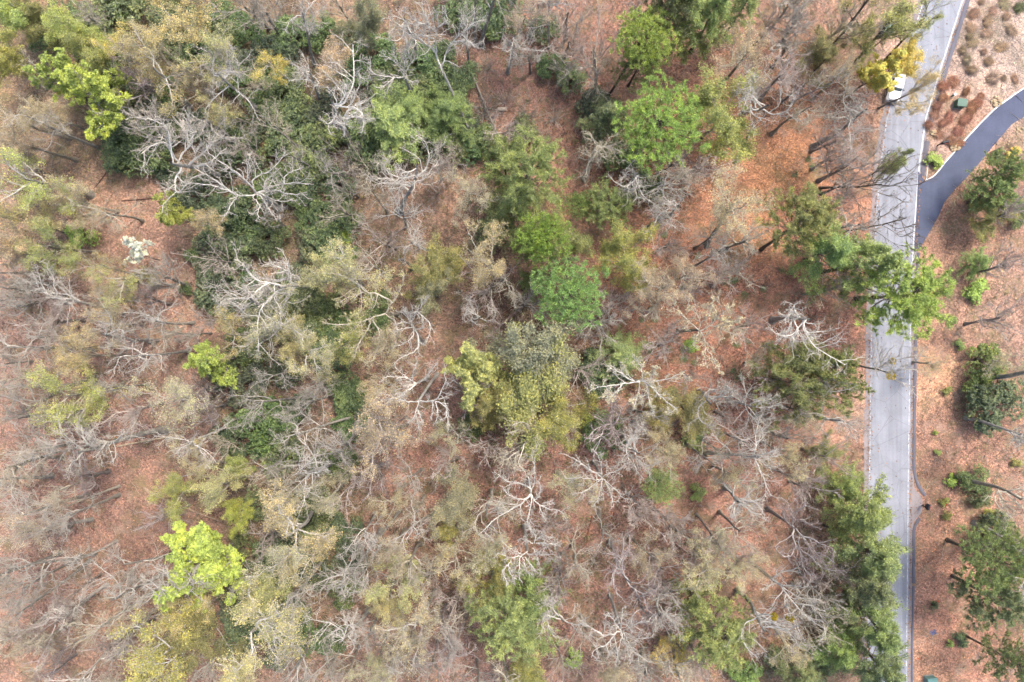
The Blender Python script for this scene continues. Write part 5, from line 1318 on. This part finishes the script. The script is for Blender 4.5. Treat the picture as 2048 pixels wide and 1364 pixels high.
# low greenery
GREEN = [(250, 150, 120), (420, 120, 140), (580, 230, 120), (300, 300, 90), (480, 440, 90), (640, 470, 90), (520, 560, 110), (640, 660, 90), (520, 820, 110), (620, 960, 120), (620, 1120, 110), (560, 1250, 110), (740, 80, 100), (860, 200, 100), (720, 300, 100), (980, 30, 90), (900, 560, 90), (1000, 420, 80), (760, 520, 80), (1060, 150, 70), (1200, 230, 70), (1100, 760, 120), (1250, 820, 80), (1330, 870, 90), (1180, 1060, 90), (1700, 1000, 70), (1700, 1250, 90), (1560, 1340, 80), (1960, 960, 60), (1990, 800, 70), (2000, 1250, 70), (1980, 400, 50), (1260, 430, 60), (960, 1040, 60), (1120, 900, 90), (1000, 900, 80), (700, 670, 80), (860, 480, 70), (1330, 1100, 90), (60, 60, 90), (1350, 1320, 80), (1980, 580, 60), (1280, 340, 60), (800, 760, 90), (880, 960, 80), (1060, 1060, 80), (760, 1120, 80), (1180, 1200, 80), (1420, 930, 60), (1000, 560, 70), (180, 760, 90), (100, 560, 80), (1620, 1000, 60), (1100, 430, 60), (1480, 1290, 60), (900, 1200, 70), (660, 1300, 80), (150, 250, 80), (1600, 100, 80), (1700, 80, 70)]
Pp, Cc = [], []
for gx_, gy_, gr in GREEN:
    m = int(gr * gr / 55)
    qx = gx_ + rng.normal(0, gr * 0.7, m); qy = gy_ + rng.normal(0, gr * 0.7, m)
    ok = road_free(qx, qy, 6); qx, qy = qx[ok], qy[ok]; m = len(qx)
    Pp.append(np.stack([qx, qy], 1))
Pp = np.concatenate(Pp); n = len(Pp)
gp = np.array([C(122, 134, 84, 1.5), C(138, 142, 88, 1.5), C(104, 122, 80, 1.5), C(150, 148, 102, 1.5), C(132, 140, 108, 1.5)])
ci = rng.choice(5, n)
X = (Pp[:, 0] - 1024) / PPM; Y = (682 - Pp[:, 1]) / PPM
k = 15; rr_ = rng.uniform(0.3, 0.85, n)
q = np.repeat(np.stack([X, Y, gz(X, Y) + 0.1], 1), k, 0)
off = unit(rng.normal(0, 1, (n * k, 3))) * (np.repeat(rr_, k) * rng.random(n * k) ** 0.4)[:, None]; off[:, 2] = np.abs(off[:, 2]) * 1.3
V, F = leaves(q + off, 0.17, rng, 0.5, 0.9)
o = ob('low_greenery', mk('low_greenery', V, F, M['green'], np.repeat(gp[ci], k * 4, 0))); o['kind'] = 'stuff'

# ------------------------------------------------------------------ labels that single each thing out
MARKS = [('white truck', 1787, 170), ('green utility box', 1915, 210), ('driveway fork', 1850, 362), ('driveway mailbox', 1875, 291), ('lay-by mailbox', 1847, 1012), ('two fallen logs', 1020, 628),
         ('biggest round pine', 1315, 240), ('topmost bright pine', 1295, 70), ('big lower-left lime tree', 420, 1120), ('upper-left lime tree', 205, 218), ('left-centre lime tree', 417, 715), ('white-blossomed tree', 270, 508),
         ('tree overhanging the road', 1816, 580), ('widest whitish bare tree', 500, 380), ('golden tree by the truck', 1750, 150), ('mistletoe tree', 1546, 1253), ('round central pine', 1132, 590), ('widest olive tree', 1060, 818),
         ('cream-budded tree', 1280, 765), ('whitest bare tree', 1053, 1105), ('short cut log', 1004, 221), ('crossed pale logs', 350, 1005), ('small lone pine', 1320, 970), ('twin leaning green trees', 1650, 725),
         ('right-edge dark pine', 2010, 1130), ('largest bottom pine', 1033, 1257), ('tall forked bare tree', 870, 100), ('left-edge lime tree', 62, 355), ('bottom light green pine', 1443, 1262), ('purplish-twigged white tree', 1594, 1090),
         ('bleached stripped log', 300, 880), ('yellow-green pine', 1065, 345), ('top right corner', 2048, 0), ('top left corner', 0, 0), ('bottom left corner', 0, 1364), ('bottom right corner', 2048, 1364), ('star-limbed bare tree', 1060, 985), ('upper stone pile', 1992, 204), ('lower stone pile', 1909, 293)]
DIRS = ['right of', 'above and right of', 'above', 'above and left of', 'left of', 'below and left of', 'below', 'below and right of']
used = set(t[4] for t in THINGS if t[4])
for t_ in THINGS:
    root, look, x, y, lab, key = t_[:6]
    if lab is None:
        cand = sorted(MARKS, key=lambda m: math.hypot(m[1] - x, m[2] - y))
        done = False
        for near in (True, False):
            for m in cand:
                d_ = math.hypot(m[1] - x, m[2] - y)
                if d_ < 12: continue
                a = math.degrees(math.atan2(-(y - m[2]), x - m[1])) % 360
                dr = DIRS[int(((a + 22.5) % 360) // 45)]
                pre = 'just ' if d_ < 85 else ('' if d_ < 230 else 'well ')
                if 'corner' in m[0] and dr.startswith('left') is False and 'below' not in dr and 'above' not in dr and 'right' not in dr: continue
                l = f'{look} {pre}{dr} the {m[0]}'
                if l not in used and len(l.split()) <= 16:
                    lab = l; done = True; break
            if done: break
        used.add(lab)
    root['label'] = lab
print('THINGS', len(THINGS), 'OBJECTS', len(bpy.data.objects), 'TRIS', sum(len(m.polygons) * (2 if len(m.polygons) and m.polygons[0].loop_total == 4 else 1) for m in bpy.data.meshes))
